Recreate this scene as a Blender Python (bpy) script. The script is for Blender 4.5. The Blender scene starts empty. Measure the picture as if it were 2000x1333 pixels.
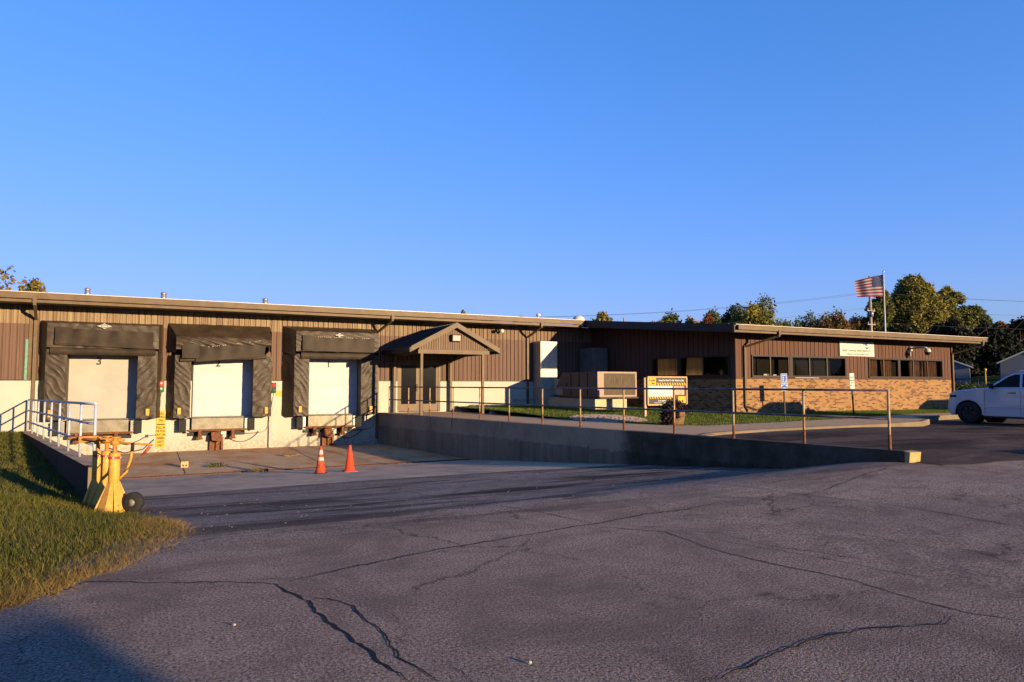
import bpy, bmesh, math, random
import numpy as np
from mathutils import Vector, Matrix, noise as mnoise
R = math.radians
random.seed(7); rng = np.random.default_rng(11)
S = bpy.context.scene
# ------------------------------------------------------------------ camera
cam = bpy.data.objects.new("camera", bpy.data.cameras.new("camera")); S.collection.objects.link(cam)
cam.location = (0, 0, 1.6); cam.rotation_euler = (R(90 + 3.58), 0, R(-27.7))
cam.data.sensor_width = 36; cam.data.lens = 24.3; cam.data.clip_end = 3000; cam.data.clip_start = 0.05
S.camera = cam
# ------------------------------------------------------------------ light
SUN = Vector((0.40, -1.0, 0.146)).normalized()
EL = math.asin(SUN.z); AZ = math.atan2(SUN.x, SUN.y)
W = bpy.data.worlds.new("World"); S.world = W; W.use_nodes = True
nt = W.node_tree; bg = nt.nodes["Background"]
sky = nt.nodes.new("ShaderNodeTexSky"); sky.sky_type = 'NISHITA'; sky.sun_disc = False
sky.sun_elevation = EL; sky.sun_rotation = AZ; sky.air_density = 1.3; sky.dust_density = 0.0; sky.ozone_density = 4.0
hs = nt.nodes.new("ShaderNodeHueSaturation"); hs.inputs["Saturation"].default_value = 1.12
tint = nt.nodes.new("ShaderNodeMix"); tint.data_type = 'RGBA'; tint.blend_type = 'MULTIPLY'; tint.inputs[0].default_value = 1
tint.inputs[7].default_value = (1.10, 0.94, 1.36, 1)
nt.links.new(sky.outputs[0], hs.inputs["Color"]); nt.links.new(hs.outputs[0], tint.inputs[6])
sep = nt.nodes.new("ShaderNodeSeparateColor"); com = nt.nodes.new("ShaderNodeCombineColor"); nt.links.new(tint.outputs[2], sep.inputs[0])
for i_, (A_, K_) in enumerate(((1.0, .50), (1.44, .53), (1.30, .13))):     # softens the glare near the horizon, channel by channel
    a_ = nt.nodes.new("ShaderNodeMath"); a_.operation = 'MULTIPLY_ADD'; a_.inputs[1].default_value = K_; a_.inputs[2].default_value = 1
    b_ = nt.nodes.new("ShaderNodeMath"); b_.operation = 'DIVIDE'; c_ = nt.nodes.new("ShaderNodeMath"); c_.operation = 'MULTIPLY'; c_.inputs[1].default_value = A_
    nt.links.new(sep.outputs[i_], a_.inputs[0]); nt.links.new(sep.outputs[i_], b_.inputs[0]); nt.links.new(a_.outputs[0], b_.inputs[1]); nt.links.new(b_.outputs[0], c_.inputs[0]); nt.links.new(c_.outputs[0], com.inputs[i_])
nt.links.new(com.outputs[0], bg.inputs[0]); bg.inputs[1].default_value = 0.135
sl = bpy.data.lights.new("sun", 'SUN'); sl.energy = 5.0; sl.angle = R(0.5); sl.color = (1.0, 0.73, 0.42)
so = bpy.data.objects.new("sun", sl); S.collection.objects.link(so); so.rotation_euler = SUN.to_track_quat('Z', 'Y').to_euler()
so.location = (30, -40, 30)
S.view_settings.view_transform = 'Standard'; S.view_settings.look = 'None'; S.view_settings.gamma = 1
S.view_settings.exposure = 1.25
# ------------------------------------------------------------------ materials
def lerpc(a, b, t): return tuple(a[i] * (1 - t) + b[i] * t for i in range(3))
class NT:
    def __init__(s, name):
        s.m = bpy.data.materials.new(name); s.m.use_nodes = True; s.t = s.m.node_tree
        s.p = s.t.nodes["Principled BSDF"]; s.tc = s.t.nodes.new("ShaderNodeTexCoord")
    def n(s, k, **kw):
        x = s.t.nodes.new(k)
        for a, b in kw.items(): setattr(x, a, b)
        return x
    def l(s, a, b): s.t.links.new(a, b)
    def mapping(s, scale=(1, 1, 1), rot=(0, 0, 0), src=None):
        mp = s.n("ShaderNodeMapping"); mp.inputs["Scale"].default_value = scale; mp.inputs["Rotation"].default_value = rot
        s.l(src or s.tc.outputs["Object"], mp.inputs[0]); return mp.outputs[0]
    def noise(s, scale, detail=4, rough=.6, vec=None, dist=0):
        x = s.n("ShaderNodeTexNoise"); x.inputs["Scale"].default_value = scale; x.inputs["Detail"].default_value = detail
        x.inputs["Roughness"].default_value = rough; x.inputs["Distortion"].default_value = dist
        s.l(vec or s.tc.outputs["Object"], x.inputs["Vector"]); return x.outputs["Fac"]
    def ramp(s, fac, stops):
        x = s.n("ShaderNodeValToRGB"); e = x.color_ramp.elements
        while len(e) < len(stops): e.new(.5)
        for i, (p, c) in enumerate(stops):
            e[i].position = p; e[i].color = (c, c, c, 1) if isinstance(c, (int, float)) else (*c, 1)
        s.l(fac, x.inputs[0]); return x.outputs[0]
    def mix(s, fac, a, b, mode='MIX'):
        x = s.n("ShaderNodeMix", data_type='RGBA', blend_type=mode)
        for v, i in ((fac, 0), (a, 6), (b, 7)):
            if isinstance(v, (int, float)): x.inputs[i].default_value = v
            elif isinstance(v, tuple): x.inputs[i].default_value = (*v, 1)
            else: s.l(v, x.inputs[i])
        return x.outputs[2]
    def math(s, op, a, b=0.0, c=None):
        x = s.n("ShaderNodeMath", operation=op)
        for v, i in ((a, 0), (b, 1), (c, 2)):
            if v is None: continue
            if isinstance(v, (int, float)): x.inputs[i].default_value = v
            else: s.l(v, x.inputs[i])
        return x.outputs[0]
    def xyz(s, src=None):
        x = s.n("ShaderNodeSeparateXYZ"); s.l(src or s.tc.outputs["Object"], x.inputs[0]); return x.outputs
    def bump(s, h, strength=.3, dist=.01):
        x = s.n("ShaderNodeBump"); x.inputs["Strength"].default_value = strength; x.inputs["Distance"].default_value = dist
        s.l(h, x.inputs["Height"]); s.l(x.outputs[0], s.p.inputs["Normal"])
    def out(s, col=None, rough=None, metal=0, spec=.5):
        if col is not None:
            if isinstance(col, tuple): s.p.inputs["Base Color"].default_value = (*col, 1)
            else: s.l(col, s.p.inputs["Base Color"])
        if rough is not None:
            if isinstance(rough, (int, float)): s.p.inputs["Roughness"].default_value = rough
            else: s.l(rough, s.p.inputs["Roughness"])
        s.p.inputs["Metallic"].default_value = metal; s.p.inputs["Specular IOR Level"].default_value = spec
        return s.m
def gen(name, col, var=.25, scale=6, rough=.6, bump=.1, metal=0, col2=None, spec=.2, bscale=None, detail=5):
    k = NT(name); f = k.noise(scale, detail)
    c2 = col2 or tuple(c * (1 - var) for c in col)
    c = k.mix(k.ramp(f, [(.35, 0), (.65, 1)]), c2, col)
    if bump: k.bump(k.noise(bscale or scale * 6, 3), bump, .01)
    return k.out(c, rough, metal, spec)
M = {}
def m_door():
    k = NT('dirty_white_door'); x, y, z = k.xyz(); a = k.noise(2.0, 6, .7); b = k.noise(1, 5, .7, k.mapping((9, 9, .7)))
    c = k.mix(k.ramp(a, [(.3, 0), (.7, 1)]), (.32, .335, .335), (.375, .39, .40)); c = k.mix(k.ramp(b, [(.62, 0), (.85, .35)]), c, (.24, .21, .16))
    low = k.ramp(z, [(.35, .5), (.60, 0)]); c = k.mix(k.math('MULTIPLY', low, k.ramp(k.noise(7, 5, .7), [(.4, 0), (.65, 1)])), c, (.15, .12, .08))
    k.bump(k.noise(1.6, 2), .12, .02); return k.out(c, .55, 0, .2)
M['doorA'] = m_door()
M['trim'] = gen('tan_trim', (.115, .078, .043), .25, 3, .55, .05)
M['trim_edge'] = gen('roof_drip_edge', (.50, .46, .38), .2, 4, .4, .05)
M['dark_trim'] = gen('dark_trim', (.034, .022, .018), .3, 3, .5, .05)
M['roof'] = gen('roof_metal', (.30, .28, .25), .3, 1, .5, .05)
M['black'] = gen('black_paint', (.012, .011, .011), .3, 8, .5, .05)
M['rubber'] = gen('rubber', (.018, .017, .016), .3, 8, .75, .1)
M['steel'] = gen('galvanised_steel', (.24, .24, .23), .3, 9, .42, .08, .5)
M['plate'] = gen('leveler_steel', (.19, .17, .125), .35, 5, .5, .1, .3)
M['rust'] = gen('rusty_steel', (.17, .07, .03), .6, 14, .8, .3)
M['white'] = gen('white_paint', (.39, .40, .37), .08, 4, .5, .03)
M['shadeduct'] = gen('shade_dark_duct', (.12, .12, .115), .25, 6, .6, .1)  # same metal as the other duct, corner shade put into its colour
M['alu'] = gen('aluminium_duct', (.34, .33, .27), .18, 6, .45, .1, .15)
M['doorframe'] = gen('entry_door_frame', (.11, .072, .038), .15, 4, .5, .03)
M['orange'] = gen('cone_orange', (.62, .05, .015), .12, 10, .5, .05)
M['orange_dirty'] = gen('dirty_cone_orange', (.42, .065, .018), .45, 12, .6, .1)
M['reflect'] = gen('cone_collar', (.40, .37, .32), .35, 25, .45, .1)
def m_yel():
    k = NT('worn_safety_yellow'); x, y, z = k.xyz(); a = k.noise(5, 6, .7); b = k.noise(26, 5, .75)
    c = k.mix(k.ramp(a, [(.3, 0), (.7, 1)]), (.36, .17, .022), (.54, .28, .045))
    low = k.ramp(z, [(.0, .16), (.12, .0)]); chip = k.ramp(k.math('ADD', b, low), [(.60, 0), (.66, 1)])
    c = k.mix(k.math('MULTIPLY', chip, .85), c, (.12, .045, .018)); c = k.mix(k.ramp(k.noise(1, 5, .7, k.mapping((16, 16, 1.5))), [(.60, 0), (.8, .5)]), c, (.20, .11, .035))
    k.bump(b, .15, .004); return k.out(c, .55, 0, .3)
M['yellow'] = m_yel()
M['yellow_rust'] = gen('worn_yellow', (.42, .21, .025), .75, 16, .6, .15, col2=(.25, .09, .02))
M['red'] = gen('red_paint', (.55, .03, .02), .2, 8, .5, .02)
M['green'] = gen('green_paint', (.02, .10, .04), .2, 8, .5, .02)
M['teal'] = gen('teal_tape', (.13, .27, .19), .3, 12, .6, .05)
M['signyellow'] = gen('sign_yellow', (.44, .29, .02), .15, 8, .5, .03)
M['signwhite'] = gen('sign_white', (.41, .42, .385), .06, 5, .5, 0)
M['signblack'] = gen('sign_black', (.03, .027, .022), .1, 5, .5, 0)
M['signblue'] = gen('sign_blue', (.02, .075, .33), .1, 5, .45, 0)
M['signpink'] = gen('faded_pink', (.38, .14, .10), .3, 12, .5, 0, col2=(.42, .30, .20))
M['signgrey'] = gen('sign_grey_print', (.09, .10, .10), .15, 9, .5, 0)
M['cable'] = gen('cable_sheath', (.05, .045, .04), .2, 9, .6, 0)
M['conduit'] = gen('conduit', (.32, .29, .23), .2, 9, .5, .02)
M['acbrown'] = gen('unit_cabinet_brown', (.10, .065, .055), .15, 3, .5, .03)
M['acpink'] = gen('unit_panel', (.25, .175, .13), .12, 4, .5, .03)
M['cream'] = gen('cream_block', (.38, .33, .21), .12, 3, .8, .15)
M['rockm'] = gen('rock', (.42, .36, .30), .35, 7, .9, .3)
M['barrelwood'] = gen('barrel_wood', (.15, .10, .06), .4, 14, .8, .2)
M['hoop'] = gen('rusted_hoop', (.17, .06, .02), .3, 14, .7, .1)
M['plantm'] = gen('burgundy_leaves', (.016, .006, .008), .5, 20, .6, .1)
M['pflower'] = gen('dull_pink_flowers', (.10, .035, .04), .4, 20, .6, .1)
M['curtain'] = gen('brown_curtain', (.13, .07, .045), .3, 5, .9, .1)
M['curtain_lit'] = None
M['roomdark'] = gen('dark_interior', (.006, .005, .004), .3, 2, .9, 0)
M['tyre'] = gen('tyre', (.02, .02, .02), .3, 12, .8, .2)
M['rim'] = gen('dark_alloy', (.03, .03, .032), .2, 12, .45, 0, .4)
M['chrome'] = gen('chrome', (.6, .6, .62), .1, 12, .2, 0, .9)
M['amber'] = gen('amber_lens', (.6, .25, .07), .2, 12, .3, 0)
M['bark'] = gen('bark', (.10, .075, .055), .4, 5, .9, .3)
M['woodpole'] = gen('utility_pole_wood', (.30, .25, .20), .3, 5, .9, .2)
M['shed'] = gen('shaded_siding', (.10, .115, .14), .08, 2, .7, .05)  # pale walls darkened and blued: their shade is in the colour
M['shedroof'] = gen('shed_shingle', (.12, .115, .115), .3, 6, .9, .1)
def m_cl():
    k = NT('sun_glow_curtain'); x, y, z = k.xyz(); f = k.ramp(k.math('MULTIPLY', z, .35), [(.70, 1), (.80, .25)])  # emission stands in for sunlight on the curtains, stronger low down
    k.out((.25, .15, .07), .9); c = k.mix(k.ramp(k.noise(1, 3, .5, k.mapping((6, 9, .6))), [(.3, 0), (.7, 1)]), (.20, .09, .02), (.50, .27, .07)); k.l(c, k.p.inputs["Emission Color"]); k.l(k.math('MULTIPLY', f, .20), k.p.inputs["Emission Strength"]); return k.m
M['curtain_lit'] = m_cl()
M['bluepost'] = gen('pale_blue_rail', (.32, .36, .42), .2, 9, .55, .08)
def m_glass(name, col=(.012, .012, .013)):
    k = NT(name); k.bump(k.noise(1.2, 2), .03, .02); m = k.out(col, .06, 0, .5)
    return m
M['glass'] = m_glass('window_glass')
M['tint'] = gen('tinted_glass', (.006, .006, .008), .2, 2, .10, 0, spec=.08)
def m_pane():
    k = NT('clear_window_pane'); g = k.n("ShaderNodeBsdfGlossy"); g.inputs["Roughness"].default_value = .03
    g.inputs["Color"].default_value = (.35, .35, .36, 1)
    t = k.n("ShaderNodeBsdfTransparent"); t.inputs["Color"].default_value = (.80, .78, .74, 1)
    f = k.n("ShaderNodeFresnel"); f.inputs["IOR"].default_value = 1.45
    x = k.n("ShaderNodeMixShader"); k.l(f.outputs[0], x.inputs[0]); k.l(t.outputs[0], x.inputs[1]); k.l(g.outputs[0], x.inputs[2])
    k.l(x.outputs[0], k.t.nodes["Material Output"].inputs[0]); return k.m
M['pane'] = m_pane()
def m_cladding(name, base, faded, zf):
    k = NT(name); x, y, z = k.xyz()
    st = k.noise(1, 5, .65, k.mapping((11, 11, .35)))
    st2 = k.noise(1, 3, .6, k.mapping((2.2, 2.2, .2)))
    big = k.noise(.6, 3)
    upper = k.ramp(k.math('MULTIPLY_ADD', z, 1, -zf + .5), [(.495, 0), (.505, 1)])
    f1 = k.ramp(st, [(.38, 0), (.62, 1)])
    fu = k.mix(f1, lerpc(base, faded, .12), faded); fu = k.mix(k.ramp(k.math('MULTIPLY_ADD', x, .05, .1), [(.45, 0), (.70, .55)]), fu, base)
    lo = k.mix(k.ramp(st2, [(.3, 0), (.75, 1)]), tuple(c * .82 for c in base), tuple(c * 1.12 for c in base))
    lo = k.mix(k.ramp(k.noise(1, 4, .6, k.mapping((7, 7, .5))), [(.66, 0), (.80, .35)]), lo, faded)
    c = k.mix(upper, lo, fu)
    # fine oxidised streaks
    k.bump(k.noise(14, 2, .5, k.mapping((1, 1, .4))), .05, .004)
    return k.out(c, .62, 0, .12)
M['clad'] = m_cladding('brown_ribbed_metal', (.110, .066, .048), (.235, .18, .105), 3.69)
M['clad2'] = m_cladding('brown_siding', (.085, .042, .029), (.12, .07, .045), 9)
def m_block(name, col):
    k = NT(name); x, y, z = k.xyz()
    n = k.noise(1.3, 6, .65); n2 = k.noise(9, 5, .7); n3 = k.noise(1, 4, .6, k.mapping((3, 3, .5)))
    c = k.mix(k.ramp(n, [(.3, 0), (.7, 1)]), tuple(q * .90 for q in col), col)
    low = k.math('ADD', k.ramp(k.math('MULTIPLY_ADD', z, .55, .52), [(0, 1), (.42, 0)]), 0)
    dirt = k.math('MULTIPLY', low, k.ramp(n2, [(.40, 0), (.62, 1)]))
    c = k.mix(k.math('MULTIPLY', dirt, .75), c, (.17, .09, .04))
    run = k.math('MULTIPLY', k.ramp(n3, [(.60, 0), (.74, 1)]), k.ramp(k.math('MULTIPLY_ADD', z, .5, .5), [(.1, 1), (.75, 0)]))
    c = k.mix(k.math('MULTIPLY', run, .30), c, (.24, .15, .075))
    spots = k.ramp(k.noise(22, 2, .5), [(.70, 0), (.74, 1)])
    c = k.mix(k.math('MULTIPLY', k.math('MULTIPLY', spots, low), .8), c, (.12, .07, .04))
    k.bump(k.math('ADD', k.noise(40, 3), k.noise(6, 3)), .18, .01)
    return k.out(c, .85, 0, .3)
M['block'] = m_block('cream_painted_block', (.355, .345, .285))
def m_brick(name, axis):
    k = NT(name); x, y, z = k.xyz(); cb = k.n("ShaderNodeCombineXYZ"); k.l(x if axis == 'x' else y, cb.inputs[0]); k.l(z, cb.inputs[1])
    b = k.n("ShaderNodeTexBrick"); k.l(cb.outputs[0], b.inputs["Vector"])
    b.inputs["Scale"].default_value = 1; b.inputs["Brick Width"].default_value = .205; b.inputs["Row Height"].default_value = .068
    b.inputs["Mortar Size"].default_value = .006; b.inputs["Mortar Smooth"].default_value = .3; b.offset = .5
    b.inputs["Color1"].default_value = (.0, .0, .0, 1); b.inputs["Color2"].default_value = (1, 1, 1, 1); b.inputs["Mortar"].default_value = (.5, .5, .5, 1)
    pal = k.ramp(b.outputs["Color"], [(0, (.045, .022, .011)), (.22, (.085, .04, .016)), (.32, (.20, .095, .026)), (.55, (.235, .125, .036)), (.8, (.26, .15, .058)), (1, (.19, .085, .028))])
    pal = k.mix(k.ramp(k.noise(25, 4), [(.35, .45), (.7, 0)]), pal, (.12, .05, .022))
    c = k.mix(b.outputs["Fac"], pal, (.26, .18, .10))
    h = k.math('SUBTRACT', 1.0, b.outputs["Fac"]); k.bump(k.math('ADD', h, k.math('MULTIPLY', k.noise(60, 3), .3)), .5, .008)
    return k.out(c, .85, 0, .25)
M['brickx'] = m_brick('tan_brick', 'x'); M['bricky'] = m_brick('tan_brick_side', 'y')
def m_asphalt(dark=False):
    k = NT('sealed_asphalt' if dark else 'asphalt'); v = k.tc.outputs["Object"]
    fine = k.noise(48, 5, .75); grit = k.noise(150, 3, .7); patch = k.noise(.9, 6, .7, None, 1.2)
    vo = k.n("ShaderNodeTexVoronoi"); vo.inputs["Scale"].default_value = 80; k.l(v, vo.inputs["Vector"])
    big = k.noise(.35, 5, .6, None, .6); mid = k.noise(2.3, 5, .65)
    base = k.mix(k.ramp(fine, [(.39, 0), (.60, 1)]), (.07, .052, .044), (.64, .495, .40))
    base = k.mix(k.ramp(vo.outputs["Color"], [(.86, 0), (.93, .75)]), base, (.50, .40, .32))
    base = k.mix(k.ramp(big, [(.35, .45), (.62, 0)]), base, (.20, .15, .128))
    base = k.mix(k.ramp(mid, [(.30, .30), (.55, 0)]), base, (.18, .135, .115))
    base = k.mix(k.ramp(patch, [(.38, .45), (.52, 0)]), base, (.15, .112, .098)); base = k.mix(k.ramp(patch, [(.58, 0), (.72, .25)]), base, (.60, .48, .38))
    # fine hairline cracking
    hv = k.n('ShaderNodeTexVoronoi', feature='DISTANCE_TO_EDGE'); hv.inputs['Scale'].default_value = .42; dv = k.n('ShaderNodeTexNoise'); dv.inputs['Scale'].default_value = 1.3; dv.inputs['Detail'].default_value = 8; dv.inputs['Roughness'].default_value = .7
    k.l(v, dv.inputs['Vector']); va = k.n('ShaderNodeVectorMath', operation='MULTIPLY_ADD'); va.inputs[1].default_value = (.9, .9, 0); k.l(dv.outputs['Color'], va.inputs[0]); k.l(v, va.inputs[2]); k.l(va.outputs[0], hv.inputs['Vector'])
    hair = k.math('MULTIPLY', k.ramp(hv.outputs['Distance'], [(.0, 1), (.006, 0)]), k.ramp(k.noise(.5, 3), [(.43, 0), (.53, 1)]))
    base = k.mix(k.math('MULTIPLY', hair, .7), base, (.03, .022, .02))
    # old sealcoat / tyre streaks, densest at the head of the truck well
    st = k.noise(1, 6, .62, k.mapping((.22, 1.5, 1), (0, 0, R(-14))), .8)
    x, y, z = k.xyz(); zone = k.math('MULTIPLY', k.ramp(k.math('MULTIPLY', y, .05), [(.30, 0), (.47, 1), (.70, 1), (.80, .2)]), 1)
    zone = k.math('MAXIMUM', zone, .12)
    s = k.math('MULTIPLY', k.ramp(st, [(.46, 0), (.58, 1)]), zone)
    base = k.mix(k.math('MULTIPLY', s, .85), base, (.04, .029, .025))
    # lighter worn wheel paths
    lp = k.ramp(k.noise(1, 4, .6, k.mapping((.12, .9, 1), (0, 0, R(12)))), [(.55, 0), (.75, .30)])
    base = k.mix(lp, base, (.50, .40, .32))
    h = k.math('ADD', k.math('MULTIPLY', fine, 1.2), k.math('ADD', k.math('MULTIPLY', grit, .6), k.math('MULTIPLY', vo.outputs["Distance"], -.8)))
    oil = k.ramp(k.noise(1.7, 4, .6, None, .4), [(.66, 0), (.74, .55)]); base = k.mix(oil, base, (.05, .038, .034))
    if dark: base = k.mix(.70, base, (.030, .022, .021))
    k.bump(h, 1.0, .032)
    return k.out(base, .95, 0, .06)
M['asphalt'] = m_asphalt(); M['asphalt_dark'] = m_asphalt(True)
def m_concrete(name, c1, c2, streak=0, stain=None, bscale=60):
    k = NT(name); a = k.noise(1.1, 6, .65); b = k.noise(bscale, 3)
    c = k.mix(k.ramp(a, [(.3, 0), (.7, 1)]), c2, c1)
    c = k.mix(k.ramp(b, [(.35, .35), (.6, 0)]), c, tuple(q * .5 for q in c1))
    if stain: c = k.mix(k.ramp(k.noise(.9, 5, .65, k.mapping((1, .6, 1))), [(.48, 0), (.66, .75)]), c, stain)
    if streak:
        x, y, z = k.xyz()
        s1 = k.noise(1, 5, .7, k.mapping((5, 5, .25)))
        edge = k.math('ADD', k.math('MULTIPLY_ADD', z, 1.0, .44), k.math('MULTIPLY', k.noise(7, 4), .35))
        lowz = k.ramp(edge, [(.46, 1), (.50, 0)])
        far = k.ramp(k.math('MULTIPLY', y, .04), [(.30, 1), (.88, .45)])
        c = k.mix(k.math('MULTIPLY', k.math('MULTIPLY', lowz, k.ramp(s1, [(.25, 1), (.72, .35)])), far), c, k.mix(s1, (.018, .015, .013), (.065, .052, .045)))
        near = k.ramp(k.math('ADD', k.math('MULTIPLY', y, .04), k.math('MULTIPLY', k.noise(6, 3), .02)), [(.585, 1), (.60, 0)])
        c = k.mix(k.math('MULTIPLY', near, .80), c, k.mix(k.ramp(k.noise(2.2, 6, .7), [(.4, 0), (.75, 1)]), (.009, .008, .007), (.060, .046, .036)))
        c = k.mix(k.ramp(k.noise(1, 5, .7, k.mapping((9, 9, .3))), [(.62, 0), (.8, .30)]), c, (.22, .19, .16))
    k.bump(b, .35, .01)
    return k.out(c, .92, 0, .08)
M['pitconc'] = m_concrete('dock_concrete', (.54, .36, .20), (.38, .25, .14), 0, (.36, .14, .04))
M['apron'] = m_concrete('apron_concrete', (.62, .41, .25), (.44, .29, .175), 0, (.24, .185, .155))
M['walk'] = m_concrete('walk_concrete', (.52, .33, .18), (.40, .26, .145))
M['curbm'] = m_concrete('curb_concrete', (.20, .155, .10), (.12, .09, .06))
M['retwall'] = m_concrete('stained_retaining_concrete', (.36, .255, .165), (.20, .145, .10), 1)
M['wallend'] = m_concrete('pebbly_concrete', (.20, .15, .095), (.13, .10, .065), 0, None, 90)
M['yelconc'] = gen('yellowed_concrete', (.36, .27, .11), .35, 6, .85, .2)
M['leftwall'] = m_concrete('shade_dark_concrete', (.05, .038, .032), (.03, .023, .02))  # shade on the side turned from the sun is put into the colour
M['crack'] = gen('asphalt_crack_fill', (.016, .012, .011), .4, 30, .85, .3)
def m_soil():
    k = NT('lawn_soil'); a = k.noise(1.2, 5); b = k.noise(30, 4)
    c = k.mix(k.ramp(a, [(.35, 0), (.65, 1)]), (.055, .060, .012), (.085, .085, .018))
    c = k.mix(k.ramp(b, [(.3, .5), (.6, 0)]), c, (.03, .028, .01)); k.bump(b, .6, .04)
    return k.out(c, .95, 0, .1)
M['soil'] = m_soil()
def m_leaf(name, c1, c2, scale=.5, trans=.25):
    k = NT(name); f = k.noise(scale, 3)
    g = k.n("ShaderNodeNewGeometry"); r = g.outputs["Random Per Island"]
    c = k.mix(k.ramp(f, [(.35, 0), (.65, 1)]), c1, c2)
    c = k.mix(k.ramp(r, [(0, .55), (.5, 0), (1, 0)]), c, tuple(q * .55 for q in c1))
    c = k.mix(k.ramp(r, [(.55, 0), (1, .5)]), c, tuple(min(1, q * 1.6) for q in c2))
    k.out(c, .7, 0, .2)
    tr = k.n("ShaderNodeBsdfTranslucent"); k.l(c, tr.inputs[0]); x = k.n("ShaderNodeMixShader"); x.inputs[0].default_value = trans
    k.l(k.p.outputs[0], x.inputs[1]); k.l(tr.outputs[0], x.inputs[2]); k.l(x.outputs[0], k.t.nodes["Material Output"].inputs[0])
    return k.m
M['blade'] = m_leaf('grass_blades', (.048, .062, .008), (.125, .105, .018), .55)
M['blade2'] = m_leaf('short_lawn', (.055, .095, .012), (.105, .135, .018), .5)
M['drygrass'] = m_leaf('dry_grass', (.16, .105, .03), (.24, .155, .045), 3)
M['lf_olive'] = m_leaf('olive_leaves', (.11, .11, .02), (.20, .165, .03), .25)
M['lf_green'] = m_leaf('green_leaves', (.055, .07, .014), (.115, .115, .026), .3)
M['lf_dark'] = m_leaf('dark_leaves', (.028, .042, .014), (.062, .075, .02), .3)
M['lf_black'] = m_leaf('deep_shade_leaves', (.006, .010, .005), (.012, .016, .007), .3)  # shade of the tree mass at the right put into the leaf colour
M['lf_orange'] = m_leaf('autumn_orange_leaves', (.15, .062, .02), (.11, .08, .02), .5)
M['lf_red'] = m_leaf('autumn_red_leaves', (.17, .032, .018), (.12, .05, .02), .5)
M['lf_gold'] = m_leaf('golden_leaves', (.16, .11, .025), (.20, .145, .035), .5)
def m_fabric():
    k = NT('dock_shelter_vinyl'); a = k.noise(2.2, 5); 
    w = k.noise(1, 4, .6, k.mapping((3, 3, 9), (0, R(35), 0)), 1.2)
    c = k.mix(k.ramp(a, [(.3, 0), (.7, 1)]), (.020, .014, .0085), (.048, .033, .019))
    c = k.mix(k.ramp(k.noise(5, 6, .75), [(.60, 0), (.8, .35)]), c, (.09, .065, .04))
    k.bump(k.math('ADD', w, k.math('MULTIPLY', k.noise(26, 4), .06)), .45, .03)
    return k.out(c, k.ramp(a, [(.3, .42), (.7, .58)]), 0, .22)
M['fabric'] = m_fabric()
M['flap'] = gen('dock_flap_panel', (.034, .0235, .0135), .4, 2.2, .55, .08, col2=(.017, .012, .007), spec=.12)
def m_gravel():
    return gen('river_stones', (.36, .28, .21), .6, 9, .85, .2, col2=(.22, .15, .12))
M['stones'] = m_gravel()
def m_carpaint():
    k = NT('white_car_paint'); m = k.out((.34, .355, .40), .32, 0, .5); k.p.inputs["Coat Weight"].default_value = .6; return m
M['car'] = m_carpaint()
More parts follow.
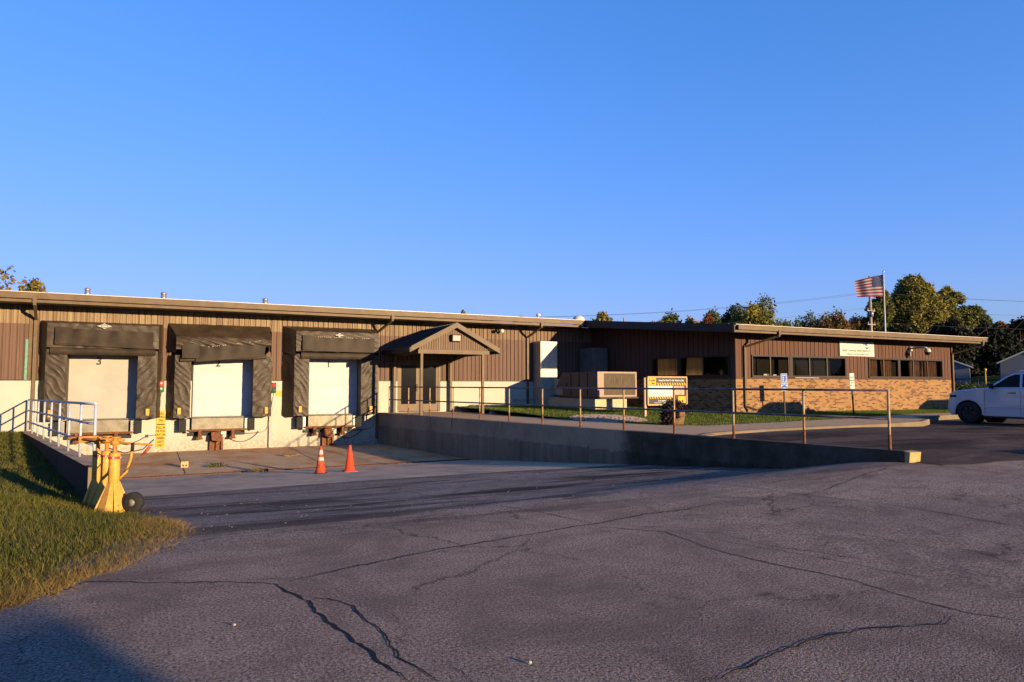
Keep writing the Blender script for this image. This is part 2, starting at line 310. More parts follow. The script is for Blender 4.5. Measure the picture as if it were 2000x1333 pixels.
# ------------------------------------------------------------------ mesh builder
class MB:
    def __init__(s): s.v = []; s.f = []; s.sm = []
    def add(s, vs, fs, smooth=False):
        b = len(s.v); s.v += [tuple(p) for p in vs]; s.f += [tuple(i + b for i in f) for f in fs]; s.sm += [smooth] * len(fs); return s
    def box(s, x0, x1, y0, y1, z0, z1):
        vs = [(x, y, z) for z in (z0, z1) for y in (y0, y1) for x in (x0, x1)]
        return s.add(vs, [(0, 2, 3, 1), (4, 5, 7, 6), (0, 1, 5, 4), (2, 6, 7, 3), (0, 4, 6, 2), (1, 3, 7, 5)])
    def hexa(s, p):   # 8 corners, bottom ring then top ring
        return s.add(p, [(3, 2, 1, 0), (4, 5, 6, 7), (0, 1, 5, 4), (1, 2, 6, 5), (2, 3, 7, 6), (3, 0, 4, 7)])
    def prism(s, poly, axis, a, b):   # poly 2D, extruded along axis
        def mk(u, v, w): return {'x': (w, u, v), 'y': (u, w, v), 'z': (u, v, w)}[axis]
        n = len(poly); vs = [mk(u, v, a) for u, v in poly] + [mk(u, v, b) for u, v in poly]
        fs = [tuple(range(n)), tuple(range(2 * n - 1, n - 1, -1))] + [(i, n + i, n + (i + 1) % n, (i + 1) % n) for i in range(n)]
        return s.add(vs, fs)
    def tube(s, pts, r, n=10, cap=True, smooth=True):
        pts = [Vector(p) for p in pts]; rr = r if isinstance(r, (list, tuple)) else [r] * len(pts)
        vs = []; up = None
        for i, p in enumerate(pts):
            d = (pts[min(i + 1, len(pts) - 1)] - pts[max(i - 1, 0)]).normalized()
            if up is None: up = Vector((0, 0, 1)) if abs(d.z) < .9 else Vector((1, 0, 0))
            a = d.cross(up).normalized(); b = a.cross(d).normalized(); up = b
            for k in range(n):
                t = 2 * math.pi * k / n; vs.append(p + (a * math.cos(t) + b * math.sin(t)) * rr[i])
        fs = [(i * n + k, i * n + (k + 1) % n, (i + 1) * n + (k + 1) % n, (i + 1) * n + k) for i in range(len(pts) - 1) for k in range(n)]
        s.add(vs, fs, smooth)
        if cap:
            b = len(s.v) - len(vs); s.f += [tuple(range(b + n - 1, b - 1, -1)), tuple(range(len(s.v) - n, len(s.v)))]; s.sm += [False, False]
        return s
    def sq(s, pts, w, d):   # rectangular-section bar along pts
        for p, q in zip(pts[:-1], pts[1:]):
            p = Vector(p); q = Vector(q); t = (q - p).normalized(); u = Vector((1, 0, 0)); 
            if abs(t.x) > .9: u = Vector((0, 1, 0))
            a = (u - t * u.dot(t)).normalized() * w / 2; b = t.cross(a).normalized() * d / 2
            s.hexa([p - a - b, p + a - b, p + a + b, p - a + b, q - a - b, q + a - b, q + a + b, q - a + b])
        return s
    def lathe(s, prof, c, n=20, axis='z', smooth=True):
        vs = []
        for r, h in prof:
            for k in range(n):
                t = 2 * math.pi * k / n; u, v = r * math.cos(t), r * math.sin(t)
                o = {'z': (u, v, h), 'x': (h, u, v), 'y': (u, h, v)}[axis]; vs.append((c[0] + o[0], c[1] + o[1], c[2] + o[2]))
        fs = [(i * n + k, i * n + (k + 1) % n, (i + 1) * n + (k + 1) % n, (i + 1) * n + k) for i in range(len(prof) - 1) for k in range(n)]
        return s.add(vs, fs, smooth)
    def grid(s, fn, nu, nv, smooth=True, flip=False):
        vs = [fn(i / nu, j / nv) for j in range(nv + 1) for i in range(nu + 1)]; w = nu + 1
        fs = [((j * w + i), (j * w + i + 1), ((j + 1) * w + i + 1), ((j + 1) * w + i)) for j in range(nv) for i in range(nu)]
        if flip: fs = [f[::-1] for f in fs]
        return s.add(vs, fs, smooth)
    def build(s, name, mat, parent=None, bevel=0, fix=True):
        me = bpy.data.meshes.new(name); me.from_pydata(s.v, [], s.f); me.polygons.foreach_set("use_smooth", s.sm)
        if fix:
            bm = bmesh.new(); bm.from_mesh(me); bmesh.ops.recalc_face_normals(bm, faces=bm.faces); bm.to_mesh(me); bm.free()
        for m in (mat if isinstance(mat, list) else [mat]): me.materials.append(m)
        me.update(); o = bpy.data.objects.new(name, me); S.collection.objects.link(o)
        if parent is not None:
            o.parent = parent; o.matrix_parent_inverse = Matrix.Translation(wl(parent)).inverted()
        if bevel:
            b = o.modifiers.new("bevel", 'BEVEL'); b.width = bevel; b.segments = 2; b.limit_method = 'ANGLE'; b.angle_limit = R(40)
        return o
def wl(o):
    return Vector(o.location) if o.type == 'EMPTY' else Vector((0, 0, 0))
def tag(o, label=None, cat=None, group=None, kind=None):
    if label: o['label'] = label
    if cat: o['category'] = cat
    if group: o['group'] = group
    if kind: o['kind'] = kind
    return o
def thing(name, loc, label, cat, group=None):
    o = bpy.data.objects.new(name, None); S.collection.objects.link(o); o.location = loc; o.empty_display_size = .2
    return tag(o, label, cat, group)
def struct(name, mb, mat, label=None, kind='structure', fix=True):
    o = mb.build(name, mat, None, 0, fix); o['kind'] = kind
    if label: o['label'] = label
    return o
def text(name, s, size, loc, mat, parent, rot=(R(90), 0, 0), align='CENTER', bold=0, sx=1, ext=.001):
    c = bpy.data.curves.new(name, 'FONT'); c.body = s; c.size = size; c.align_x = align; c.align_y = 'CENTER'; c.offset = bold; c.extrude = ext
    o = bpy.data.objects.new(name, c); S.collection.objects.link(o)
    dg = bpy.context.evaluated_depsgraph_get(); me = bpy.data.meshes.new_from_object(o.evaluated_get(dg)); bpy.data.objects.remove(o); bpy.data.curves.remove(c)
    me.transform(Matrix.Translation(loc) @ Matrix.Rotation(rot[2], 4, 'Z') @ Matrix.Rotation(rot[0], 4, 'X') @ Matrix.Diagonal((sx, 1, 1, 1)))
    me.materials.clear(); me.materials.append(mat)
    o = bpy.data.objects.new(name, me); S.collection.objects.link(o)
    if parent is not None: o.parent = parent; o.matrix_parent_inverse = Matrix.Translation(wl(parent)).inverted()
    return o
def nz(x, y, z=0, s=1): return mnoise.noise(Vector((x * s, y * s, z * s)))
def sst(a, b, x): t = min(1, max(0, (x - a) / (b - a))); return t * t * (3 - 2 * t)
def interp(x, pts):
    if x <= pts[0][0]: return pts[0][1]
    for (a, u), (b, v) in zip(pts[:-1], pts[1:]):
        if x <= b: return u + (v - u) * (x - a) / (b - a)
    return pts[-1][1]
# ------------------------------------------------------------------ ground shapes
WY = 28.8                        # main wall plane
def wx(y): return 8.66 + (WY - y) * .161            # left face of the right retaining wall
def lx(y): return -.87 - (y - 14.7) * .198          # centre line of the left retaining wall
def pitz(y): return interp(y, [(7, 0), (8.5, -.03), (14.3, -.45), (21.7, -.97), (28.8, -.90)])
def lotz(x, y=12): return (.315 * sst(5, 13, x) - .115 * sst(18, 24, x)) * (.5 + .5 * sst(5, 12, y))
CURB = [(12.35, 13.0), (13.2, 13.2), (15.2, 13.5), (17.6, 13.55), (20, 13.6), (22.5, 13.9), (24.2, 14.7), (25.4, 15.9), (28, 16.3), (34, 16.5), (44, 16.8)]
def curby(x): return interp(x, CURB)
EDGE = [(-40, .5), (-8, 2.5), (-2.5, 5.2), (-.9, 6.15), (-.3, 6.95), (.1, 7.7), (.36, 8.5), (.28, 9.4), (.05, 10.6), (-.25, 12.2), (-.58, 13.75)]
def edgex(y): return interp(y, [(b, a) for a, b in EDGE])
def terr(x, y):
    """lawn / terrain height"""
    if x < 4:
        yy = max(y, 0); base = interp(yy, [(6, .0), (9, -.10), (14, -.45), (28, -.04)])
        ex = edgex(yy) if yy < 13.75 else lx(yy) - .15
        d = max(0, ex - x); w = math.exp(-(d / 2.2) ** 1.3)
        return base * w + (.04 if y > 0 else 0) * min(1, d * 1.5) + (1 - w) * .0
    z = .36 + .21 * sst(17.5, 26, y) * (1 - sst(17, 24, abs(x - 17) + 10)) * 1
    z = z + .055 * max(0, x - 39)
    return z
# far terrain
mb = MB()
def far(u, v):
    x = -900 + 1800 * u; y = -700 + 1700 * v
    return (x, y, -1.35 + (3.2 * sst(45, 140, x - .0 * y) if y > -50 else 0))
mb.grid(far, 60, 60); struct('ground', mb, M['soil'])
# asphalt: left part with the ramp into the truck well, and the higher right lot
xs = [-60, -40, -25, -15, -10] + list(np.arange(-8, 8.6, .5)); ys = list(np.arange(-60, 0, 4)) + list(np.arange(0, 14.61, .4)) + [14.6]
mb = MB()
def zl(x, y):
    r_ = sst(2.5, 9, x); t = sst(7.0 + .7 * r_, 8.5 + 1.8 * r_, y); a = lotz(x, min(y, 7.7))
    return a * (1 - t) + (pitz(y)) * t if y > 7 else a
def surf_l(u, v):
    y = interp(v, [(0, -60), (.3, 0), (1, 15.3)]); e = wx(max(y, 7.5)) + .12
    x0 = -60 if y < 1 else (interp(y, [(1, -30), (4, -6), (5, -3.2)]) if y < 5 else edgex(y) - .6)
    x = x0 + (e - x0) * u ** .8
    return (x, y, zl(x, y))
mb.grid(surf_l, 90, 120)
def surf_r(u, v):
    y0 = interp(v, [(0, -60), (.35, 0), (1, 1)]) if v < .35 else None
    x = None
    e0 = None
    yv = -60 + 60 * (v / .35) if v < .35 else None
    if v < .35:
        y = yv; e = wx(7.5) + .12; x = e + (70 - e) * u ** 1.5
        return (x, y, lotz(x, y))
    q = (v - .35) / .65; e = wx(13) + .12
    x = 11.2 + (70 - 11.2) * u ** 1.5; yt = curby(max(12.4, x)) + .05; y = yt * q
    xx = max(x, wx(max(y, 7.5)) + .14)
    return (xx, y, lotz(xx, y))
mb.grid(surf_r, 80, 80)
struct('parking_lot', mb, M['asphalt'])
mb = MB()   # newer, darker seal coat beyond the end of the wall
def surf_d(u, v):
    x = 11.2 + (70 - 11.2) * u ** 1.5; y0 = 7.25 - .06 * (x - 12) + .25 * nz(x * .8, 3) + .08 * nz(x * 4, 5); yt = curby(max(12.4, x)) + .04; y = y0 + (yt - y0) * v
    x = max(x, wx(max(y, 7.4)) + .16); return (x, y, lotz(x, y) + .005)
mb.grid(surf_d, 160, 60); struct('sealed_asphalt', mb, M['asphalt_dark'])
# worn apron and pit floor
mb = MB()
def apron(u, v):
    y = 14.35 + (21.6 - 14.35) * v + (1 - v) * (.55 * math.sin(u * 3.0) + .12 * nz(u * 9, 1)); a = lx(y) + .1; b = wx(y) + .08
    return (a + (b - a) * u, y, pitz(y) + .006)
mb.grid(apron, 60, 30); struct('concrete_apron', mb, M['apron'])
mb = MB()
def pit(u, v):
    y = 21.78 + (WY + .1 - 21.78) * v; a = lx(y) + .1; b = wx(y) + .08
    return (a + (b - a) * u, y, pitz(y) + .008)
mb.grid(pit, 40, 20); struct('truck_well_floor', mb, M['pitconc'])
# joints in pit floor
mb = MB()
for x in (1.0, 5.0):
    mb.add([(x, 21.9, pitz(21.9) + .012), (x + .02, 21.9, pitz(21.9) + .012), (x + .02, 28.7, pitz(28.7) + .012), (x, 28.7, pitz(28.7) + .012)], [(0, 1, 2, 3)])
struct('floor_joint', mb, M['crack'])
# trench drain with grate
dr = thing('trench_drain', (4, 21.7, -.97), 'rusty grated trench drain running across the dock ramp', 'drain')
mb = MB(); mb.box(lx(21.7) + .15, wx(21.7) + .02, 21.6, 21.8, -1.05, -.957); mb.build('drain_channel', M['crack'], dr)
mb = MB(); x = lx(21.7) + .2
while x < wx(21.7) - .05: mb.box(x, x + .055, 21.615, 21.785, -.957, -.944); x += .1
mb.box(lx(21.7) + .15, wx(21.7), 21.57, 21.612, -.96, -.94); mb.box(lx(21.7) + .15, wx(21.7), 21.788, 21.83, -.96, -.94)
mb.build('grate', M['rust'], dr)
# cracks in the asphalt (world polylines)
def crack(pts, w, name='asphalt_crack', seed=1, cont=0):
    mb = MB(); L_ = []; 
    for (a, b) in zip(pts[:-1], pts[1:]):
        a = Vector((a[0], a[1], 0)); b = Vector((b[0], b[1], 0)); n = max(2, int((b - a).length / .045))
        for i in range(n): L_.append(a.lerp(b, i / n))
    L_.append(Vector((*pts[-1][:2], 0)))
    vs = []
    for i, p in enumerate(L_):
        d = (L_[min(i + 1, len(L_) - 1)] - L_[max(0, i - 1)]).normalized(); nrm = Vector((-d.y, d.x, 0))
        q = p + nrm * (.05 * nz(p.x * 1.7 + seed * 9, p.y * 1.7) + .025 * nz(p.x * 7, p.y * 7 + seed) + .02 * nz(p.x * 19, p.y * 19 + seed) + .010 * nz(p.x * 45, p.y * 45 + seed))
        ww = w * .85 * (.5 + .9 * abs(nz(p.x * 3.1, p.y * 3.1, seed)) + .5 * abs(nz(p.x * 17, p.y * 17, seed))) * min(1, .25 + i / 8, .25 + (len(L_) - 1 - i) / 8)
        zz = (zl(q.x, q.y) if q.x < wx(max(q.y, 7.5)) else lotz(q.x, q.y)) + .0045
        vs += [(*(q - nrm * ww / 2).xy, zz), (*(q + nrm * ww / 2).xy, zz)]
    fs = [(2 * i, 2 * i + 1, 2 * i + 3, 2 * i + 2) for i in range(len(L_) - 1)]
    mb.add(vs, fs); return struct(name, mb, M['crack'])
CRACKS = [([(-0.58, 6.76), (0.08, 6.38), (0.63, 6.11), (1.03, 5.84)], 0.02),
          ([(1.04, 5.91), (1.39, 6.02), (1.99, 6.19), (2.54, 6.34), (3.42, 6.51), (4.11, 6.61), (4.60, 6.67), (5.46, 6.88), (6.10, 6.86), (6.70, 6.94)], 0.022),
          ([(0.96, 5.91), (1.05, 5.55), (1.12, 4.80), (1.19, 4.30), (1.26, 3.91), (1.30, 3.64)], 0.03),
          ([(1.05, 5.52), (1.23, 5.29), (1.36, 5.04), (1.37, 4.46), (1.34, 4.20), (1.36, 3.94), (1.41, 3.57)], 0.018),
          ([(4.60, 6.67), (4.45, 7.39), (4.21, 8.31), (4.05, 10.30), (3.97, 12.40)], 0.018),
          ([(4.50, 6.53), (5.01, 5.96), (4.90, 5.22), (4.96, 4.63), (5.09, 4.08), (5.11, 3.42), (5.14, 2.87), (5.28, 2.62)], 0.02),
          ([(2.71, 2.88), (3.18, 2.99), (3.73, 3.08), (4.23, 3.01), (4.74, 2.85), (5.01, 2.94)], 0.02),
          ([(5.19, 5.53), (5.39, 4.91), (5.57, 4.20), (5.79, 3.38)], 0.01),
          ([(7.92, 8.77), (7.95, 7.90), (8.13, 6.74), (8.33, 6.02), (8.47, 5.29), (8.40, 4.13)], 0.018),
          ([(8.13, 6.74), (8.85, 6.88), (10.04, 7.24), (11.34, 7.60)], 0.016),
          ([(1.57, 3.75), (1.58, 3.59), (1.59, 3.44)], 0.014),
          ([(4.60, 6.67), (5.97, 5.42), (6.51, 4.60)], 0.008)]
for i, (pts, w) in enumerate(CRACKS): crack(pts, w, seed=i)
# walk, kerb, lawns
mb = MB()
WALKG = [(-1, 0)]
def walk_in(y): return interp(y, [(13, 13.6), (15.4, 14.6), (16.2, 13.6), (19.5, 12.85), (23.5, 12.4), (28.9, 12.5)])
def w1(u, v):
    y = 12.5 + (WY + .05 - 12.5) * v; a = wx(y) + .2; b = walk_in(max(y, 15.4)) if y > 15.4 else min(walk_in(15.4), 11.6 + (y - 12.2) * 1.2 + .6); b = max(b, a + .3)
    return (a + (b - a) * u, y, .40 - .03 * sst(20, 14, y))
mb = MB()
poly_l = []; 
ysw = [12.55, 13.0, 13.5, 14, 14.6, 15.4, 16.2, 17.5, 19.5, 21.5, 23.5, 26, 28.85]
WZ = .385
L1 = [(wx(y) + .2, y) for y in ysw]
R1 = [(walk_in(y) if y >= 15.4 else None, y) for y in ysw]
for i in range(len(ysw) - 1):
    y0, y1 = ysw[i], ysw[i + 1]
    r0 = walk_in(y0) if y0 >= 15.4 else 14.6; r1 = walk_in(y1) if y1 >= 15.4 else 14.6
    if y0 < 15.4:
        # clip by kerb: kerb y rises with x
        n = 14
        for j in range(n):
            xa0 = L1[i][0] + (14.6 - L1[i][0]) * j / n; xa1 = L1[i][0] + (14.6 - L1[i][0]) * (j + 1) / n
            lo0 = max(y0, curby(xa0) if xa0 > 12.35 else 12.55); lo1 = max(y0, curby(xa1) if xa1 > 12.35 else 12.55)
            if lo0 >= y1 and lo1 >= y1: continue
            lo0 = min(lo0, y1); lo1 = min(lo1, y1)
            mb.add([(xa0, lo0, WZ), (xa1, lo1, WZ), (xa1, y1, WZ), (xa0, y1, WZ)], [(0, 1, 2, 3)])
    else: mb.add([(L1[i][0], y0, WZ), (r0, y0, WZ), (r1, y1, WZ), (L1[i + 1][0], y1, WZ)], [(0, 1, 2, 3)])
# strip along the wing
def gtop(x): return interp(x, [(14.6, 15.45), (17.5, 15.7), (20.2, 16.1), (22.7, 16.4), (26.3, 17.4), (34, 17.8), (44, 18.1)])
xs = list(np.linspace(14.6, 44, 45))
for a, b in zip(xs[:-1], xs[1:]):
    mb.add([(a, curby(a) + .13, WZ), (b, curby(b) + .13, WZ), (b, gtop(b), WZ), (a, gtop(a), WZ)], [(0, 1, 2, 3)])
struct('sidewalk', mb, M['walk'])
mb = MB(); pts = [(11.75, 12.62)] + CURB
vs = []
for i, (x, y) in enumerate(pts):
    d = Vector((pts[min(i + 1, len(pts) - 1)][0] - pts[max(i - 1, 0)][0], pts[min(i + 1, len(pts) - 1)][1] - pts[max(i - 1, 0)][1])).normalized(); n = Vector((-d.y, d.x))
    for o, z in ((0, lotz(x) - .05), (0, WZ - .02), (.02, WZ + .004), (.15, WZ + .004), (.15, WZ - .1)): vs.append((x + n.x * o, y + n.y * o, z))
fs = [(i * 5 + k, (i + 1) * 5 + k, (i + 1) * 5 + k + 1, i * 5 + k + 1) for i in range(len(pts) - 1) for k in range(4)]
mb.add(vs, fs); struct('kerb', mb, M['curbm'])
mb = MB()
def lawn_r(u, v):
    x = 11.6 + (120 - 11.6) * u ** 2.0
    ylo = gtop(x) - .02 if x > 14.6 else 15.0
    if x <= 14.6: ylo = interp(x, [(12.35, 28.9), (12.42, 23.5), (12.85, 19.5), (13.6, 16.2), (14.6, 15.4)])
    yhi = 80 if x > 38.6 else 29.2
    y = ylo + (yhi - ylo) * v
    return (x, y, terr(x, y) + .0)
mb.grid(lawn_r, 90, 40)
struct('lawn', mb, M['soil'])
mb = MB()
def lawn_l(u, v):
    y = -1 + (WY + .2 + 1) * v; e = (edgex(y) if y < 13.75 else lx(y) - .08); x = e - (60) * (1 - u) ** 2.2
    return (x, y, terr(x, y))
mb.grid(lawn_l, 60, 80); struct('grass_bank', mb, M['soil'])
# grass blades
def blades(name, n, fn, hmin, hmax, w, mat, label, lean=.5):
    P = np.array([fn() for _ in range(n)]); h = rng.uniform(hmin, hmax, n); a = rng.uniform(0, 2 * np.pi, n); l = rng.normal(0, lean, (n, 2)) * h[:, None]
    dx = np.cos(a) * w / 2; dy = np.sin(a) * w / 2; v = np.zeros((n, 3, 3))
    v[:, 0] = P + np.stack([dx, dy, np.zeros(n) - .01], 1); v[:, 1] = P - np.stack([dx, dy, np.zeros(n) + .01], 1); v[:, 2] = P + np.stack([l[:, 0], l[:, 1], h], 1)
    me = bpy.data.meshes.new(name); me.vertices.add(n * 3); me.vertices.foreach_set("co", v.ravel()); me.loops.add(n * 3); me.polygons.add(n)
    me.loops.foreach_set("vertex_index", np.arange(n * 3)); me.polygons.foreach_set("loop_start", np.arange(0, n * 3, 3)); me.polygons.foreach_set("loop_total", np.full(n, 3)); me.update()
    me.materials.append(mat); o = bpy.data.objects.new(name, me); S.collection.objects.link(o); tag(o, label, 'grass', None, 'stuff'); return o
def near_pt():
    while True:
        y = random.uniform(3.4, 14.5); 
        if random.random() < (y - 3) / 16: continue
        e = edgex(y) if y < 13.75 else lx(y) - .1
        d = random.random() ** 1.3 * 7.5; x = e - d + random.gauss(0, .05)
        return (x, y, terr(x, y))
def mid_pt():
    y = random.uniform(12, 28.6); e = (edgex(y) if y < 13.75 else lx(y) - .1); x = e - random.random() ** 1.2 * 9; return (x, y, terr(x, y))
def edge_pt():
    y = random.uniform(2.6, 10.2); x = edgex(y) - abs(random.gauss(0, .26)) + .10 + .10 * nz(y * 2.3, 7) + .05 * nz(y * 9, 3); return (x, y, terr(x, y) + .005)
def lawn_pt():
    while True:
        x = random.uniform(12.2, 39); ylo = gtop(x) if x > 14.6 else interp(x, [(12.35, 28.9), (12.42, 23.5), (12.85, 19.5), (13.6, 16.2), (14.6, 15.4)])
        yh = 28.7 if x < 22.4 else 21.95; y = random.uniform(ylo, yh)
        if 16.4 < x < 18.5 and y > 24: continue
        return (x, y, terr(x, y))
blades('tall_grass', 110000, near_pt, .03, .09, .008, M['blade'], 'uncut green grass on the bank beside the asphalt')
blades('bank_grass', 60000, mid_pt, .03, .10, .013, M['blade'], 'green grass on the bank by the dock wall')
blades('dry_grass_edge', 15000, edge_pt, .03, .10, .007, M['drygrass'], 'dry straw coloured grass along the asphalt edge', .9)
blades('lawn_grass', 90000, lawn_pt, .04, .08, .015, M['blade2'], 'short mown lawn in front of the office wing')
# ------------------------------------------------------------------ retaining walls
rw = thing('retaining_wall', (wx(18), 18, 0), 'long dark stained concrete retaining wall rising beside the dock ramp', 'wall')
mb = MB(); YW = 7.80
def rwall(u, v):
    y = YW + (WY - YW) * u; x = wx(y)
    zb = (zl(x, y) - .25 if y < 8 else pitz(y) - .25); z = zb + (.40 - zb) * v
    return (x + .008 * nz(y * 2, z * 2), y, z)
mb.grid(rwall, 60, 8, False)
mb.grid(lambda u, v: (wx(YW + (WY - YW) * u) + .3 * v, YW + (WY - YW) * u, .40), 60, 1, False)
mb.grid(lambda u, v: (wx(YW + (WY - YW) * u) + .3, YW + (WY - YW) * u, -.3 + .7 * v), 60, 1, False)
mb.build('wall_body', M['retwall'], rw)
mb = MB(); xe = wx(YW); mb.hexa([(xe + .004, YW - .05, -.1), (xe + .31, YW - .06, -.1), (xe + .304, YW + .01, -.1), (xe + .004, YW + .01, -.1), (xe + .02, YW - .10, .385), (xe + .30, YW - .13, .385), (xe + .30, YW + .05, .404), (xe + .01, YW + .05, .404)])
tag(mb.build('wall_end', M['yelconc'], rw, .01), 'sunlit yellowish end of the wall')
mb = MB()
for (yy, w_, dz) in ((24.4, .018, .45), (22.9, .022, .38), (19.9, .02, .25), (14.0, .02, .5)):
    x = wx(yy); mb.add([(x - .012, yy - w_, .39), (x - .012, yy + w_, .39), (x - .012, yy + w_ * .5, .39 - dz), (x - .012, yy - w_ * .5, .39 - dz)], [(0, 1, 2, 3)])
mb.build('rust_stain', M['rust'], rw)
def railing(name, fn_pt, n, h, r, matpost, matrail, label, rails=(1., .52), foot=None):
    t = thing(name, fn_pt(0), label, 'railing')
    for i in range(n):
        p = Vector(fn_pt(i)); mb = MB(); mb.tube([p + Vector((0, 0, .0)), p + Vector((0, 0, h))], r, 10)
        o = mb.build('post', matpost, t)
        if foot:
            mb = MB(); mb.lathe([(r * 1.25, 0), (r * 1.25, .2), (r * 1.04, .28)], p, 10); mb.build('rusted_foot', foot, o)
    for q in rails:
        mb = MB(); mb.tube([Vector(fn_pt(i)) + Vector((0, 0, h * q)) for i in range(n)], r, 10)
        mb.build('top_rail' if q == 1. else 'mid_rail', matrail, t)
    return t
M['post_cream'] = None
def m_rpost():
    k = NT('rust_stained_post'); x, y, z = k.xyz()
    f = k.ramp(k.math('ADD', k.noise(7, 4), k.math('MULTIPLY', z, -.10)), [(.36, 0), (.62, 1)])
    return k.out(k.mix(f, (.30, .22, .12), (.22, .075, .028)), .65, 0, .3)
M['post_cream'] = m_rpost()
M['rail_brown'] = gen('worn_brown_rail', (.10, .045, .035), .5, 6, .5, .1, col2=(.16, .14, .15))
def rp(i):
    y = 27.95 - i * (27.95 - 8.1) / 12; return (wx(y) + .1, y, .40)
railing('handrail', rp, 13, 1.09, .024, M['post_cream'], M['rail_brown'], 'long rusty pipe handrail on top of the ramp retaining wall', foot=M['rust'])
lw = thing('concrete_wall', (lx(20), 20, 0), 'low concrete wall between the grass bank and the dock ramp', 'wall')
mb = MB()
def lz(y): return interp(y, [(13.9, .18), (29, .0)])
ysl = [13.9 + (WY - 13.9) * i / 16 for i in range(17)]
for a, b in zip(ysl[:-1], ysl[1:]):
    mb.hexa([(lx(a) - .15, a, -1.1), (lx(a) + .15, a, -1.1), (lx(b) + .15, b, -1.1), (lx(b) - .15, b, -1.1), (lx(a) - .15, a, lz(a)), (lx(a) + .15, a, lz(a)), (lx(b) + .15, b, lz(b)), (lx(b) - .15, b, lz(b))])
mb.build('wall_body', M['leftwall'], lw)
mb = MB(); a = 13.9; mb.hexa([(lx(a) - .154, a - .03, -.9), (lx(a) + .154, a - .03, -.9), (lx(a) + .154, a + .002, -.9), (lx(a) - .154, a + .002, -.9), (lx(a) - .154, a - .03, lz(a) + .003), (lx(a) + .154, a - .03, lz(a) + .003), (lx(a) + .154, a + .4, lz(a) + .003), (lx(a) - .154, a + .4, lz(a) + .003)])
tag(mb.build('wall_end', M['wallend'], lw), 'pebbly sunlit end face of the wall')
mb = MB(); mb.grid(lambda u, v: (lx(14.31 + 14.4 * u) - .16 + .32 * v, 14.31 + 14.4 * u, lz(14.31 + 14.4 * u) + .006), 20, 1, False); mb.build('wall_cap', M['walk'], lw)
def lp(i):
    y = 28.55 - i * (28.55 - 14.6) / 8; return (lx(y) + .02, y, lz(y))
railing('handrail', lp, 9, 1.07, .026, M['bluepost'], M['bluepost'], 'pale blue steel handrail on the low wall beside the grass', rails=(1., .66, .31))
# ------------------------------------------------------------------ main building
wb = thing('warehouse_building', (5, WY, 0), 'long low brown metal warehouse with three truck dock doors', 'warehouse')
X0, X1 = -16.0, 19.7; ZB = 1.74
DOCK = [(-2.55, -.1), (1.45, 3.65), (5.65, 7.85)]   # door openings (x) 
ENT = (9.52, 11.50)
def ribbed(mb, x0, x1, z0, z1, y, pitch=.203, depth=.042, d='x', flip=False):
    n0 = math.floor(x0 / pitch); pts = []
    x = n0 * pitch
    while x < x1 + pitch:
        for dx, dy in ((0, 0), (.012, depth), (.030, depth), (.042, 0), (pitch * .52, 0), (pitch * .52 + .012, -.008), (pitch * .52 + .03, -.008), (pitch * .52 + .04, 0)):
            pts.append((x + dx, dy))
        x += pitch
    def at(xx):
        for (a, u), (b, v) in zip(pts[:-1], pts[1:]):
            if a <= xx <= b: return u + (v - u) * ((xx - a) / (b - a) if b > a else 0)
        return 0
    L_ = [(x0, at(x0))] + [p for p in pts if x0 < p[0] < x1] + [(x1, at(x1))]
    vs = []
    for xx, dd in L_:
        for z in (z0, z1): vs.append((xx, y + dd, z) if d == 'x' else (y + dd, xx, z))
    mb.add(vs, [(2 * i, 2 * i + 2, 2 * i + 3, 2 * i + 1) for i in range(len(L_) - 1)])
ops = sorted([(a, b, 2.78) for a, b in DOCK] + [(ENT[0], ENT[1], 2.64)])
mb = MB(); edges = [X0] + [q for o in ops for q in o[:2]] + [X1]
for i in range(0, len(edges), 2): ribbed(mb, edges[i], edges[i + 1], ZB, 4.42, WY)
for a, b, zt in ops: ribbed(mb, a, b, zt, 4.42, WY)
mb.build('metal_cladding', M['clad'], wb, fix=False)
mb = MB()
for i in range(0, len(edges), 2):
    mb.box(edges[i], edges[i + 1], WY - .03, WY + .3, -1.3, ZB - .001)
for a, b in DOCK: mb.box(a, b, WY - .03, WY + .3, -1.3, .37)
mb.box(ENT[0], ENT[1], WY - .03, WY + .3, -1.3, .40)
mb.build('block_wall', M['block'], wb)
for i in range(0, len(edges), 2):
    mb = MB(); mb.box(edges[i], edges[i + 1], WY - .035, WY - .032 + .03, ZB - .015, ZB + .02); mb.build('base_flashing', M['dark_trim'], wb)
# inner dark backing
mb = MB(); mb.box(X0, X1, WY + .31, WY + .33, -1.2, 4.4); mb.build('back_wall', M['roomdark'], wb)
# roof
EZ = 4.65; SL = .085; YE = 27.7
mb = MB(); YR = 58
mb.hexa([(X0, YE, EZ - .06), (18.40, YE, EZ - .06), (18.40, YR, EZ - .06 + SL * (YR - YE)), (X0, YR, EZ - .06 + SL * (YR - YE)), (X0, YE, EZ), (18.40, YE, EZ), (18.40, YR, EZ + SL * (YR - YE)), (X0, YR, EZ + SL * (YR - YE))])
mb.build('roof', M['roof'], wb)
mb = MB(); mb.box(X0, 18.40, YE + .02, WY, EZ - .32, EZ - .29); mb.build('soffit', M['dark_trim'], wb)
mb = MB(); mb.box(X0, 18.40, YE - .13, YE, EZ - .215, EZ - .008); mb.build('gutter', M['trim'], wb, .012)
mb = MB(); mb.box(X0, 18.40, YE - .06, YE + .02, EZ - .33, EZ - .235); mb.build('fascia', M['trim'], wb)
mb = MB(); mb.box(X0, 18.40, YE - .145, YE + .05, EZ - .006, EZ + .016); mb.build('drip_edge', M['trim_edge'], wb)
mb = MB(); mb.box(X0, X1, WY + .33, YR, -1, 4.3); mb.build('rear_block', M['clad2'], wb)
